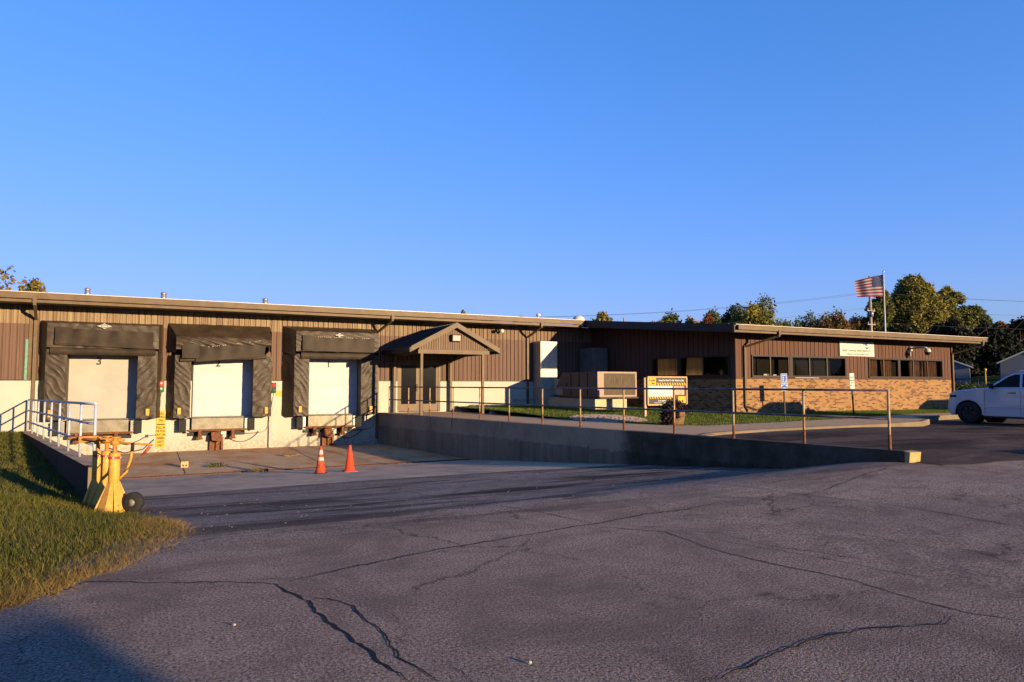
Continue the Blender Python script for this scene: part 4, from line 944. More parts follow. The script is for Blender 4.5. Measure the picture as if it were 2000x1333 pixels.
# floodlight on main wall
fd = thing('floodlight', (14.35, WY, 4.05), 'small twin-head floodlight under the warehouse eave', 'floodlight')
mb = MB(); mb.lathe([(.07, -.05), (.07, 0), (0, 0)], (14.35, WY, 4.10), 12, 'y'); mb.build('base', M['white'], fd)
for dx in (-.11, .13):
    mb = MB(); mb.lathe([(0, -.02), (.05, 0), (.085, -.12), (.09, -.2), (0, -.2)], (14.35 + dx, WY - .06, 4.07), 14, 'y'); mb.build('lamp_head', M['white' if dx > 0 else 'black'], fd)
# ducts and roof-top style unit
def duct(name, x0, x1, y0, y1, z0, z1, label, mat):
    t = thing(name, ((x0 + x1) / 2, (y0 + y1) / 2, z0), label, 'duct')
    mb = MB(); mb.box(x0, x1, y0, y1, z0, z1); mb.build('duct_body', mat, t, .006)
    mb = MB(); z = z0 + .42
    while z < z1 - .1: mb.box(x0 - .012, x1 + .012, y0 - .012, y1, z, z + .016); z += .42
    for k in range(int((z1 - z0) / .14)): mb.box(x0 + .01, x1 - .01, y0 - .004, y0, z0 + k * .14, z0 + k * .14 + .008)
    mb.build('duct_seam', mat, t)
    return t
duct('air_duct', 16.24, 17.15, 28.05, WY - .04, .5, 3.62, 'tall pale metal duct on the warehouse wall left of the unit', M['alu'])
duct('air_duct', 18.76, 19.60, 27.4, 28.6, .9, 3.34, 'metal duct coloured dark for the deep shade behind the cooling unit', M['shadeduct'])
ac = thing('air_conditioning_unit', (17.6, 25.4, .5), 'large brown packaged cooling unit on a concrete pad', 'cooling unit')
mb = MB(); mb.box(16.62, 18.68, 24.03, 26.75, 1.05, 2.13); mb.build('cabinet', M['acbrown'], ac, .015)
mb = MB(); mb.box(16.64, 16.96, 23.99, 24.028, 1.07, 2.13); mb.box(16.96, 18.60, 23.99, 24.028, 2.06, 2.13); mb.box(18.60, 18.68, 23.99, 24.028, 1.07, 2.13); mb.box(16.96, 18.60, 23.99, 24.028, 1.07, 1.14); mb.build('front_frame', M['acpink'], ac)
def m_coil():
    k = NT('dirty_condenser_coil'); f = k.noise(1, 5, .7, k.mapping((30, 30, 2.5))); g = k.noise(9, 5, .7)
    c = k.mix(k.ramp(f, [(.35, 0), (.7, 1)]), (.03, .021, .013), (.10, .075, .045)); c = k.mix(k.ramp(g, [(.66, 0), (.75, .8)]), c, (.26, .22, .16))
    k.bump(f, .5, .01); return k.out(c, .7, .2, .3)
mb = MB(); mb.box(16.96, 18.60, 24.004, 24.029, 1.14, 2.06); mb.build('coil_grille', m_coil(), ac)
for yy in (24.7, 25.35, 26.0):
    mb = MB(); mb.box(16.60, 16.619, yy, yy + .025, 1.08, 2.1); mb.build('panel_joint', M['black'], ac)
mb = MB(); mb.box(16.605, 16.619, 26.3, 26.42, 1.5, 1.65); mb.build('latch', M['black'], ac)
mb = MB(); mb.hexa([(16.66, 26.75, 1.45), (18.2, 26.75, 1.45), (18.2, 27.35, 1.45), (16.66, 27.35, 1.45), (16.66, 26.75, 2.12), (18.2, 26.75, 2.12), (18.2, 26.80, 2.12), (16.66, 26.80, 2.12)]); mb.build('intake_hood', M['acbrown'], ac)
mb = MB(); mb.box(16.55, 18.75, 23.96, 26.9, 1.0, 1.05); mb.build('base_rail', M['dark_trim'], ac)
mb = MB(); mb.box(16.9, 18.1, 26.76, 28.04, 1.1, 1.85); mb.build('connecting_duct', M['alu'], ac)
pad = MB(); pad.box(16.58, 18.30, 24.2, 28.04, .2, 1.0); o = pad.build('concrete_pad', M['cream'], None, .01); tag(o, 'cream block plinth carrying the brown cooling unit', 'plinth')
# junction box + conduit at main wall low
mb = MB(); mb.tube([(15.1, WY - .06, .5), (15.1, WY - .06, .85), (16.2, WY - .06, .87)], .012, 6); mb.box(15.25, 15.4, WY - .1, WY - .03, .82, .92); mb.build('conduit', M['conduit'], wb)
# signal lights at docks
def signal(x, z, label, on_plate):
    t = thing('dock_signal_light', (x, WY, z), label, 'signal light', 'signal lights between dock doors')
    mb = MB(); mb.box(x - .09, x + .09, WY - .14, WY - .03, z - .2, z + .2); mb.build('housing', M['black'], t, .008)
    if on_plate:
        mb = MB(); mb.box(x - .08, x + .08, WY - .152, WY - .142, z + .01, z + .19); mb.build('lens', M['red'], t)
        mb = MB(); mb.box(x - .08, x + .08, WY - .152, WY - .142, z - .19, z - .01); mb.build('lens', M['green'], t)
        for zz in (.12, -.08):
            mb = MB(); mb.lathe([(0, 0), (.035, 0)], (x, WY - .156, z + zz), 10, 'y'); mb.build('lamp_spot', M['signwhite'], t)
    else:
        for zz, m in ((.1, 'red'), (-.1, 'green')):
            mb = MB(); mb.lathe([(0, -.03), (.05, -.025), (.075, 0)], (x, WY - .142, z + zz), 14, 'y'); mb.build('lens', M[m], t)
    mb = MB(); mb.tube([(x + .02, WY - .05, z - .2), (x - .06, WY - .05, z - .75)], .014, 6); mb.box(x - .12, x - .0, WY - .09, WY - .03, z - .9, z - .75); mb.build('conduit', M['conduit'], t)
signal(.43, 1.52, 'red and green dock light between doors 3 and 2', True)
signal(4.40, 1.46, 'red over green dock light between doors 2 and 1', False)
mb = MB(); mb.box(4.50, 4.72, WY - .04, WY - .032, 1.12, 1.34); o = mb.build('notice_sticker', M['signyellow']); tag(o, 'small faded yellow notice on the cream wall beside door 1', 'notice')
# vertical yellow sign
vs_ = thing('dock_sign', (.45, WY, 0), 'tall narrow yellow sign with black block letters between docks', 'sign')
mb = MB(); mb.box(.30, .60, WY - .05, WY - .035, -.76, .62); mb.build('panel', M['signyellow'], vs_)
for k, s_ in enumerate(('PULL', 'THRU', 'ON', '', 'PULL IN', 'OR PULL', 'OUT ON', 'GREEN', 'LIGHT', 'ONLY')):
    if s_: text('lettering', s_, .115, (.45, WY - .052, .52 - k * .13), M['signblack'], vs_, bold=.004, sx=.72)
mb = MB(); mb.box(.32, .58, WY - .053, WY - .051, .10, .14); mb.build('bar', M['signblack'], vs_)
# ------------------------------------------------------------------ information board on the lawn
ISTART = set(bpy.data.objects); ib = thing('information_board', (17.2, 20.4, .4), 'yellow and black safety notice board on two posts in the lawn', 'sign board')
y = 21.5; x0, x1, z0, z1 = 17.30, 19.22, .82, 1.86
mb = MB(); mb.box(x0, x1, y, y + .04, z0, z1); mb.box(x0 - .04, x1 + .04, y - .03, y + .05, z1, z1 + .05); mb.box(x0 - .04, x1 + .04, y - .03, y + .05, z0 - .05, z0); mb.box(x0 - .05, x0, y - .03, y + .05, z0 - .0, z1); mb.box(x1, x1 + .05, y - .03, y + .05, z0 - .0, z1); mb.build('frame', M['walk'], ib)
def pn(name, a, b, c, d, m, k=1):
    q = MB(); q.box(a, b, y - .004 * k, y - .004 * (k - 1) - .0005, c, d); return q.build(name, M[m], ib)
pn('background', x0, x1, z0, z1, 'signblack', 1)
pn('logo_panel', x0 + .01, x0 + .39, z1 - .30, z1 - .01, 'signyellow', 2)
text('logo_word', 'Bendix', .115, (x0 + .19, y - .010, z1 - .11), M['signblack'], ib, bold=.004)
mb = MB(); mb.prism([(x0 + .18 + .09 * math.cos(t) + .06, z1 - .19 + .07 * math.sin(t)) for t in np.linspace(math.pi, 2 * math.pi, 12)] + [(x0 + .24, z1 - .215)], 'y', y - .011, y - .0085); mb.build('logo_swoosh', M['signblack'], ib)
text('heading', 'Always Do Work The Safe Way Every Day', .088, (x0 + 1.16, y - .006, z1 - .11), M['signwhite'], ib, bold=.004, sx=.84)
def stripes(a, b, za, zb_):
    q = MB(); x = a
    while x < b - .10: q.add([(x + .07, y - .0065, za), (x + .13, y - .0065, za), (x + .06, y - .0065, zb_), (x, y - .0065, zb_)], [(0, 1, 2, 3)]); x += .125
    q.build('hazard_stripe', M['signyellow'], ib)
stripes(x0 + .42, x1, z1 - .31, z1 - .2); stripes(x0 + .02, x0 + 1.34, z0 + .21, z0 + .30)
pn('white_panel', x0 + .01, x0 + 1.22, z0 + .30, z1 - .32, 'signwhite', 2)
text('lettering', 'Days Worked Without An Injury', .062, (x0 + .48, y - .010, z1 - .44), M['signblack'], ib, bold=.001, sx=.95)
pn('pink_panel', x0 + 1.28, x1 - .10, z0 + .36, z1 - .34, 'signpink', 2)
pn('yellow_panel', x1 - .42, x1 - .03, z0 + .02, z0 + .30, 'signyellow', 3)
text('lettering', 'Zero Injuries', .075, (x0 + .68, y - .006, z0 + .13), M['signwhite'], ib, bold=.003)
text('lettering', 'Working Together To Keep Everyone Safe', .045, (x0 + .68, y - .006, z0 + .055), M['signwhite'], ib, bold=.001)
for x in (x0 - .09, x1 - .22):
    mb = MB(); mb.box(x - .045, x + .045, y + .055, y + .14, .2, z1 if x < 18 else z0 + .4); mb.build('post', M['walk'], ib)
QI = 20.3 / 21.5; MI = Matrix.Translation((0, 0, 1.6)) @ Matrix.Scale(QI, 4) @ Matrix.Translation((0, 0, -1.6))
for o_ in set(bpy.data.objects) - ISTART:
    if o_.type == 'MESH': o_.data.transform(MI)
# parking signs
def psign(x, yy, zg, zt, w, h, label, tilt, kind):
    t = thing('parking_sign', (x, yy, zg), label, 'sign'); t.rotation_euler = (0, R(tilt), 0)
    mb = MB(); mb.box(x - .028, x + .028, yy, yy + .03, zg - .1, zt - .06); mb.build('post', M['dark_trim'], t)
    mb = MB(); mb.box(x - w / 2, x + w / 2, yy - .012, yy - .002, zt - h, zt); o = mb.build('panel', M['signwhite'], t, .03 if False else 0)
    if kind == 'h':
        def pb(a, b, c, d, m, k): 
            q = MB(); q.box(x + a, x + b, yy - .012 - .002 * k, yy - .0125 - .002 * (k - 1), zt - d, zt - c); q.build('field', M[m], o)
        pb(-w / 2 + .015, w / 2 - .015, .015, .40, 'signblue', 1); pb(-w / 2 + .045, w / 2 - .045, .05, .37, 'signwhite', 2); pb(-w / 2 + .065, w / 2 - .065, .07, .35, 'signblue', 3)
        pb(-w / 2 + .015, w / 2 - .015, h - .17, h - .015, 'signblue', 1)
        q = MB(); cx, cz = x - .005, zt - .255; yy2 = yy - .0215
        ring = lambda r, a0, a1: [(cx + r * math.cos(a), cz + r * math.sin(a)) for a in np.linspace(a0, a1, 18)]
        q.prism(ring(.065, R(110), R(350)) + ring(.042, R(110), R(350))[::-1], 'y', yy2, yy2 + .002)
        q.prism([(cx - .02, cz - .005 + .02), (cx + .055, cz + .02), (cx + .075, cz - .06), (cx + .055, cz - .065), (cx + .035, cz + .0), (cx - .0, cz + .0), (cx - .02, cz + .10), (cx - .045, cz + .10)], 'y', yy2 - .001, yy2 + .001)
        q.lathe([(0, 0), (.022, 0)], (cx - .035, yy2, cz + .125), 12, 'y'); q.build('wheelchair_symbol', M['signwhite'], o)
        text('lettering', 'RESERVED', .05, (x, yy - .018, zt - .435), M['signblue'], o, sx=.8, bold=.002); text('lettering', 'PARKING', .075, (x, yy - .018, zt - h + .09), M['signwhite'], o, sx=.7, bold=.004)
    else:
        for s_, zz, sz in (('VISITOR', .16, .085), ('PARKING', .27, .08), ('ONLY', .37, .07)): text('lettering', s_, sz, (x, yy - .014, zt - zz), M['signgrey'], o, sx=.72, bold=.002)
        q = MB(); q.box(x - .09, x + .09, yy - .015, yy - .0125, zt - .47, zt - .45); q.prism([(x - .13, zt - .46), (x - .08, zt - .43), (x - .08, zt - .49)], 'y', yy - .015, yy - .0125); q.build('arrow', M['signgrey'], o)
    # re-centre (the empty rotates about its own origin)
    return t
psign(20.15, 17.4, .36, 1.98, .32, .62, 'blue accessible parking sign on a dark post in the lawn', -1.5, 'h')
psign(23.75, 17.3, .36, 2.02, .26, .66, 'narrow white parking sign on a post before the brick wall', -3, 'w')
# planter
pl_ = thing('barrel_planter', (14.2, 16.55, .37), 'half barrel planter overflowing with dark red plants', 'planter')
bc = (14.25, 16.5, .36)
mb = MB(); mb.lathe([(0, .02), (.27, .02), (.31, .14), (.335, .28), (.34, .40), (.31, .40), (.30, .34), (0, .34)], bc, 28, smooth=False); mb.build('barrel', M['barrelwood'], pl_)
for z_, r_ in ((.05, .289), (.30, .340)):
    mb = MB(); mb.lathe([(r_, z_ - .035), (r_ + .008, z_ - .035), (r_ + .012, z_ + .035), (r_, z_ + .035)], bc, 28); mb.build('hoop', M['hoop'], pl_)
def leafcloud(blobs, n, size, up=.3, seed=1, flat=.6):
    r_ = np.random.default_rng(seed); vol = np.array([b[3] * b[4] * b[5] for b in blobs]) ** .67; pr = vol / vol.sum(); idx = r_.choice(len(blobs), n, p=pr); B = np.array([b[:6] for b in blobs])[idx]
    d = r_.normal(size=(n, 3)); d /= np.linalg.norm(d, axis=1)[:, None]; rad = r_.uniform(.35, 1, n) ** .45
    rad *= 1 + .16 * r_.normal(size=n); P = B[:, :3] + d * rad[:, None] * B[:, 3:6]
    a = r_.normal(size=(n, 3)); a /= np.linalg.norm(a, axis=1)[:, None]; b = np.cross(a, d + .6 * r_.normal(size=(n, 3))); b /= np.linalg.norm(b, axis=1)[:, None] + 1e-9
    s = size * r_.uniform(.55, 1.35, n)[:, None]; v = np.stack([P - a * s, P - b * s * flat, P + a * s, P + b * s * flat], 1)
    return v
def quads(name, v, mat, parent):
    n = len(v); me = bpy.data.meshes.new(name); me.vertices.add(n * 4); me.vertices.foreach_set("co", v.astype(np.float32).ravel()); me.loops.add(n * 4); me.polygons.add(n)
    me.loops.foreach_set("vertex_index", np.arange(n * 4)); me.polygons.foreach_set("loop_start", np.arange(0, n * 4, 4)); me.polygons.foreach_set("loop_total", np.full(n, 4)); me.update()
    for m in (mat if isinstance(mat, list) else [mat]): me.materials.append(m)
    if isinstance(mat, list) and len(mat) > 1:
        c = v.mean(1); w_ = np.array([nz(p[0] * .45, p[1] * .45, p[2] * .45) for p in c]); me.polygons.foreach_set("material_index", ((w_ + rng.normal(0, .12, n)) > .12).astype(np.int32))
    o = bpy.data.objects.new(name, me); S.collection.objects.link(o)
    if parent is not None: o.parent = parent; o.matrix_parent_inverse = Matrix.Translation(wl(parent)).inverted()
    return o
quads('foliage', leafcloud([(14.25, 16.5, .88, .34, .34, .24), (13.98, 16.35, .72, .28, .25, .28), (13.80, 16.3, .52, .20, .2, .24), (14.5, 16.5, .85, .22, .25, .2)], 2200, .045, seed=3), M['plantm'], pl_)
quads('flowers', leafcloud([(13.80, 16.2, .55, .16, .12, .18), (14.3, 16.4, .95, .3, .2, .16)], 70, .03, seed=4), M['pflower'], pl_)
# stones, tyre-like rock, gravel
gp = MB()
for k in range(1500):
    a = random.random() * 6.283; r_ = math.sqrt(random.random()); x = 14.1 + 1.35 * r_ * math.cos(a) + .3 * r_ * math.sin(a); yy = 19.75 + 1.7 * r_ * math.sin(a); s = random.uniform(.025, .06); z = terr(x, yy) + .015 + .07 * (1 - r_)
    q = [(x + s * random.uniform(.7, 1.2) * dx, yy + s * random.uniform(.7, 1.2) * dy, z + s * .7 * dz) for dx, dy, dz in ((1, 0, 0), (0, 1, 0), (-1, 0, 0), (0, -1, 0), (0, 0, 1), (0, 0, -1))]
    gp.add(q, [(0, 1, 4), (1, 2, 4), (2, 3, 4), (3, 0, 4), (1, 0, 5), (2, 1, 5), (3, 2, 5), (0, 3, 5)])
tag(gp.build('stone_pile', M['stones']), 'heap of pale river stones on the lawn by the walk', 'stones', None, 'stuff')
def rock(name, c, s, mat, label, cat, seed):
    bm = bmesh.new(); bmesh.ops.create_icosphere(bm, subdivisions=3, radius=1)
    for v in bm.verts:
        f = 1 + .22 * nz(v.co.x * 1.4 + seed, v.co.y * 1.4, v.co.z * 1.4); v.co = Vector((v.co.x * s[0] * f, v.co.y * s[1] * f, max(-.6, v.co.z) * s[2] * f)) + Vector(c)
    me = bpy.data.meshes.new(name); bm.to_mesh(me); bm.free(); me.materials.append(mat); me.polygons.foreach_set("use_smooth", [True] * len(me.polygons))
    o = bpy.data.objects.new(name, me); S.collection.objects.link(o); tag(o, label, cat); return o
rock('boulder', (12.75, 28.25, .50), (.36, .25, .17), gen('dark_boulder', (.07, .055, .045), .3, 8, .8, .3), 'dark rounded boulder against the wall right of the entry', 'boulder', 3)
rock('stone', (13.45, 28.2, .44), (.17, .12, .07), M['rockm'], 'flat pale stone right of the dark boulder', 'stone', 5)
rock('stone', (12.55, 25.6, .42), (.18, .12, .09), M['rockm'], 'rough tan stone at the corner of the canopy slab', 'stone', 9)
rock('stone', (13.9, 28.3, .45), (.13, .12, .08), M['rockm'], 'small tan stone farthest right along the wall base', 'stone', 12)
# ------------------------------------------------------------------ cones
def cone(c, label, dirty):
    t = thing('traffic_cone', c, label, 'traffic cone', 'orange cones at the head of the dock ramp'); m = M['orange_dirty'] if dirty else M['orange']
    s = .178
    mb = MB()
    if dirty: mb.lathe([(.0, .035), (.17, .03), (.19, .0), (.0, .0)], c, 8)
    else: mb.box(c[0] - s, c[0] + s, c[1] - s, c[1] + s, c[2], c[2] + .03)
    mb.build('base', M['rubber'] if dirty else m, t, .008)
    mb = MB(); mb.lathe([(.145, .03), (.135, .055), (.128, .06), (.032, .70), (.026, .712), (.0, .712)], c, 24); mb.build('cone_body', m, t)
    if dirty:
        for za, zb_ in ((.34, .43), (.50, .62)):
            r = lambda z: .128 - (.096) * (z - .06) / .64 + .003
            mb = MB(); mb.lathe([(r(za), za), (r(zb_), zb_)], c, 24); mb.build('reflective_collar', M['reflect'], t)
cone((4.10, 18.72, pitz(18.72) + .006), 'dirty orange cone with two pale reflective collars', True)
cone((4.90, 18.80, pitz(18.8) + .006), 'plain bright red orange cone with a square base', False)
# debris
mb = MB(); bz = pitz(23.6) + .01; mb.box(.95, 1.16, 23.55, 23.68, bz, bz + .03); mb.box(.95, 1.16, 23.55, 23.68, bz + .09, bz + .18); mb.box(.955, .985, 23.56, 23.67, bz + .03, bz + .09); mb.box(1.12, 1.155, 23.56, 23.67, bz + .03, bz + .09); mb.box(1.04, 1.07, 23.56, 23.67, bz + .03, bz + .09)
o = mb.build('wooden_block', gen('raw_wood', (.52, .33, .15), .3, 15, .8, .1)); tag(o, 'small pallet block of raw wood on the truck well floor', 'wood block')
mb = MB(); mb.grid(lambda u, v: (4.25 + .5 * u, 25.3 + .22 * v * (1 - .4 * u), pitz(25.3) + .02 + .09 * abs(u - .4) + .05 * v * (1 - u)), 8, 3); o = mb.build('debris_scrap', M['yellow'], fix=False); tag(o, 'bent yellow scrap lying in the truck well behind the cones', 'scrap')
o.modifiers.new('s', 'SOLIDIFY').thickness = .01
fl_ = MB()
for k in range(700):
    y = random.uniform(4, 14); x = edgex(y) - random.random() ** 1.5 * 6 + .25; s = random.uniform(.012, .028); z = (terr(x, y) + random.uniform(.02, .07)) if x < edgex(y) else zl(x, y) + .012; a = random.random() * 6.28
    c_, s_ = math.cos(a) * s, math.sin(a) * s; fl_.add([(x - c_, y - s_, z), (x + s_ * .6, y - c_ * .6, z + .01), (x + c_, y + s_, z + .006), (x - s_ * .6, y + c_ * .6, z + .014)], [(0, 1, 2, 3)])
tag(fl_.build('fallen_leaves', gen('dead_leaf', (.20, .11, .045), .5, 20, .9, 0, col2=(.09, .05, .02)), None, fix=False), 'brown fallen leaves on the grass bank and its edge', 'leaves', None, 'stuff')
# weeds
wd = lambda x, y, n, s_: leafcloud([(x, y, pitz(y) + .06, .28, .12, .07)], n, .03, seed=s_)
for x, y, k, lb in ((2.9, 21.2, 5, 'tuft of weeds by the trench drain, nearest the left cone'), (1.95, 23.3, 6, 'thin patch of weeds in the truck well floor')):
    o = quads('weed', wd(x, y, 130, k), M['blade'], None); tag(o, lb, 'weed')
lt = MB()
for k in range(300):
    y = random.uniform(8, 20) if k % 3 else random.gauss(18.6, .25); x = random.uniform(lx(y) + .6 if y > 13.8 else .6, 8.5) if k % 3 else random.uniform(4.6, 7.2); s = random.uniform(.004, .012) * (1.6 if k % 9 == 0 else 1); z = (pitz(y) if y > 8.5 else 0) + .012
    lt.add([(x - s, y - s * .6, z), (x + s, y - s, z + .003), (x + s * .7, y + s, z + .01), (x - s, y + s, z)], [(0, 1, 2, 3)])
tag(lt.build('leaf_litter', gen('pale_litter', (.34, .27, .19), .3, 9, .9, 0), None, fix=False), 'pale bits of litter scattered over the ramp', 'litter', None, 'stuff')
for (x, y, s_, lb) in ((1.98, 3.55, .011, 'small pale pebble on the near asphalt'), (.55, 5.0, .009, 'small pale pebble on the asphalt by the grass')):
    rock('pebble', (x, y, .012), (s_, s_, s_), M['rockm'], lb, 'pebble', 2)
# ------------------------------------------------------------------ trailer stands
def stand(c, label, rot, full=True, h=1.18):
    t = thing('trailer_stand', c, label, 'jack stand', 'yellow trailer stabilising stands by the dock wall'); x, y, z = 0, 0, 0
    def B(mb, n, m, p=t, bev=0):
        o = mb.build(n, m, None, bev); o.parent = p; return o
    mb = MB(); mb.lathe([(.0, .0), (.075, .0), (.075, h - .14), (.068, h - .13), (0, h - .13)], (0, 0, .02), 20); col = B(mb, 'column', M['yellow'])
    mb = MB()
    for k in range(4):
        a = k * math.pi / 2 + .6; ca, sa = math.cos(a), math.sin(a); q = [(.07, .0), (.235, .0), (.235, .04), (.07, .44)]
        vs = [(r * ca - s * .006 * sa, r * sa + s * .006 * ca, zz) for s in (-1, 1) for r, zz in q]; mb.add(vs, [(0, 1, 2, 3), (7, 6, 5, 4), (0, 4, 5, 1), (1, 5, 6, 2), (2, 6, 7, 3), (3, 7, 4, 0)])
    # flared skirt
    mb.lathe([(.21, 0), (.205, .03), (.09, .38), (.076, .42)], (0, 0, 0), 8, smooth=False); B(mb, 'flared_base', M['yellow'])
    mb = MB(); mb.lathe([(.03, 0), (.03, .16), (.0, .16)], (0, 0, h - .12), 12); mb.lathe([(0, 0), (.06, 0), (.055, .05), (.03, .07), (.03, .09), (.075, .10), (.075, .115), (0, .115)], (0, 0, h - .0), 14); B(mb, 'screw_head', M['yellow_rust'])
    mb = MB()
    for k in range(8):
        a = k * math.pi / 4; 
        if k % 2 == 0: mb.lathe([(.0772, 0), (.0772, .03)], (0, 0, h - .19), 24)
    mb = MB(); mb.lathe([(.0772, 0), (.0772, .035)], (0, 0, h - .20), 20); bd = B(mb, 'reflective_band', M['red'], col)
    mb = MB()
    for k in range(4):
        a = k * math.pi / 2 + .3; mb.box(.069 * math.cos(a) - .012, .069 * math.cos(a) + .012, .069 * math.sin(a) - .012, .069 * math.sin(a) + .012, h - .196, h - .170)
    B(mb, 'band_mark', M['signwhite'], col)['kind'] = 'stuff'
    if full:
        mb = MB(); mb.tube([(.07, 0, .46), (.15, .05, .56), (.20, .06, .74), (.22, .06, .90)], .018, 8); hd = B(mb, 'push_handle', M['yellow']); mb = MB(); mb.tube([(.217, .06, .85), (.222, .06, .97)], .024, 8); B(mb, 'grip', M['rubber'], hd)
        mb = MB(); mb.tube([(.08, .02, .50), (.40, .11, .86)], .011, 8); l_ = B(mb, 'crank_lever', M['rust']); mb = MB(); mb.tube([(.37, .10, .82), (.44, .12, .91)], .022, 8); B(mb, 'lever_grip', M['orange_dirty'], l_)
        mb = MB(); mb.box(-.02, .26, -.03, .03, .10, .14); B(mb, 'axle_bracket', M['dark_trim'])
        mb = MB(); mb.lathe([(.05, -.05), (.13, -.05), (.145, -.03), (.145, .03), (.13, .05), (.05, .05)], (.30, -.02, .135), 26, 'y'); w_ = B(mb, 'wheel', M['tyre'])
        mb = MB(); mb.lathe([(0, -.055), (.03, -.055), (.04, -.04), (.085, -.035), (.09, .035), (0, .035)], (.30, -.02, .135), 20, 'y'); B(mb, 'hub', gen('dull_hub', (.25, .22, .16), .3, 9, .6, 0, .3), w_)
    t.rotation_euler = (0, 0, rot); return t
JZ = lambda y: pitz(y)
stand((-.40, 11.55, JZ(11.55) + .03), 'nearest yellow stand with wheel and push handle', R(-27), True, .95)
stand((-.53, 12.25, JZ(12.25) + .03), 'middle yellow stand with a blue band, partly behind the nearest', R(-20), False, .97)
stand((-.68, 12.9, JZ(12.9) + .02), 'farthest yellow stand leaning close to the concrete wall end', R(10), False, .98)
tt = thing('tow_bar', (-.7, 12.9, .75), 'yellow mechanism bar resting across the tops of the stands', 'bar')
mb = MB(); mb.tube([(-1.0, 12.55, .76), (-.30, 11.95, .76)], .022, 8); mb.tube([(-.62, 12.55, .70), (-.2, 11.8, .72), (.08, 11.9, .68)], .016, 8); mb.build('bar', M['yellow_rust'], tt)
mb = MB(); mb.box(-.62, -.40, 12.1, 12.2, .73, .79); mb.build('clamp', M['yellow_rust'], tt, .01); mb = MB(); mb.box(-.92, -.66, 12.42, 12.54, .71, .81); mb.tube([(-1.06, 12.6, .77), (-.9, 12.5, .77)], .03, 8); mb.build('clamp', M['yellow_rust'], tt, .01)
mb = MB(); mb.tube([(-.55, 12.3, .64), (-.3, 12.1, .56), (-.05, 12.1, .60), (.1, 12.2, .74)], .009, 6); mb.build('cable', M['cable'], tt)
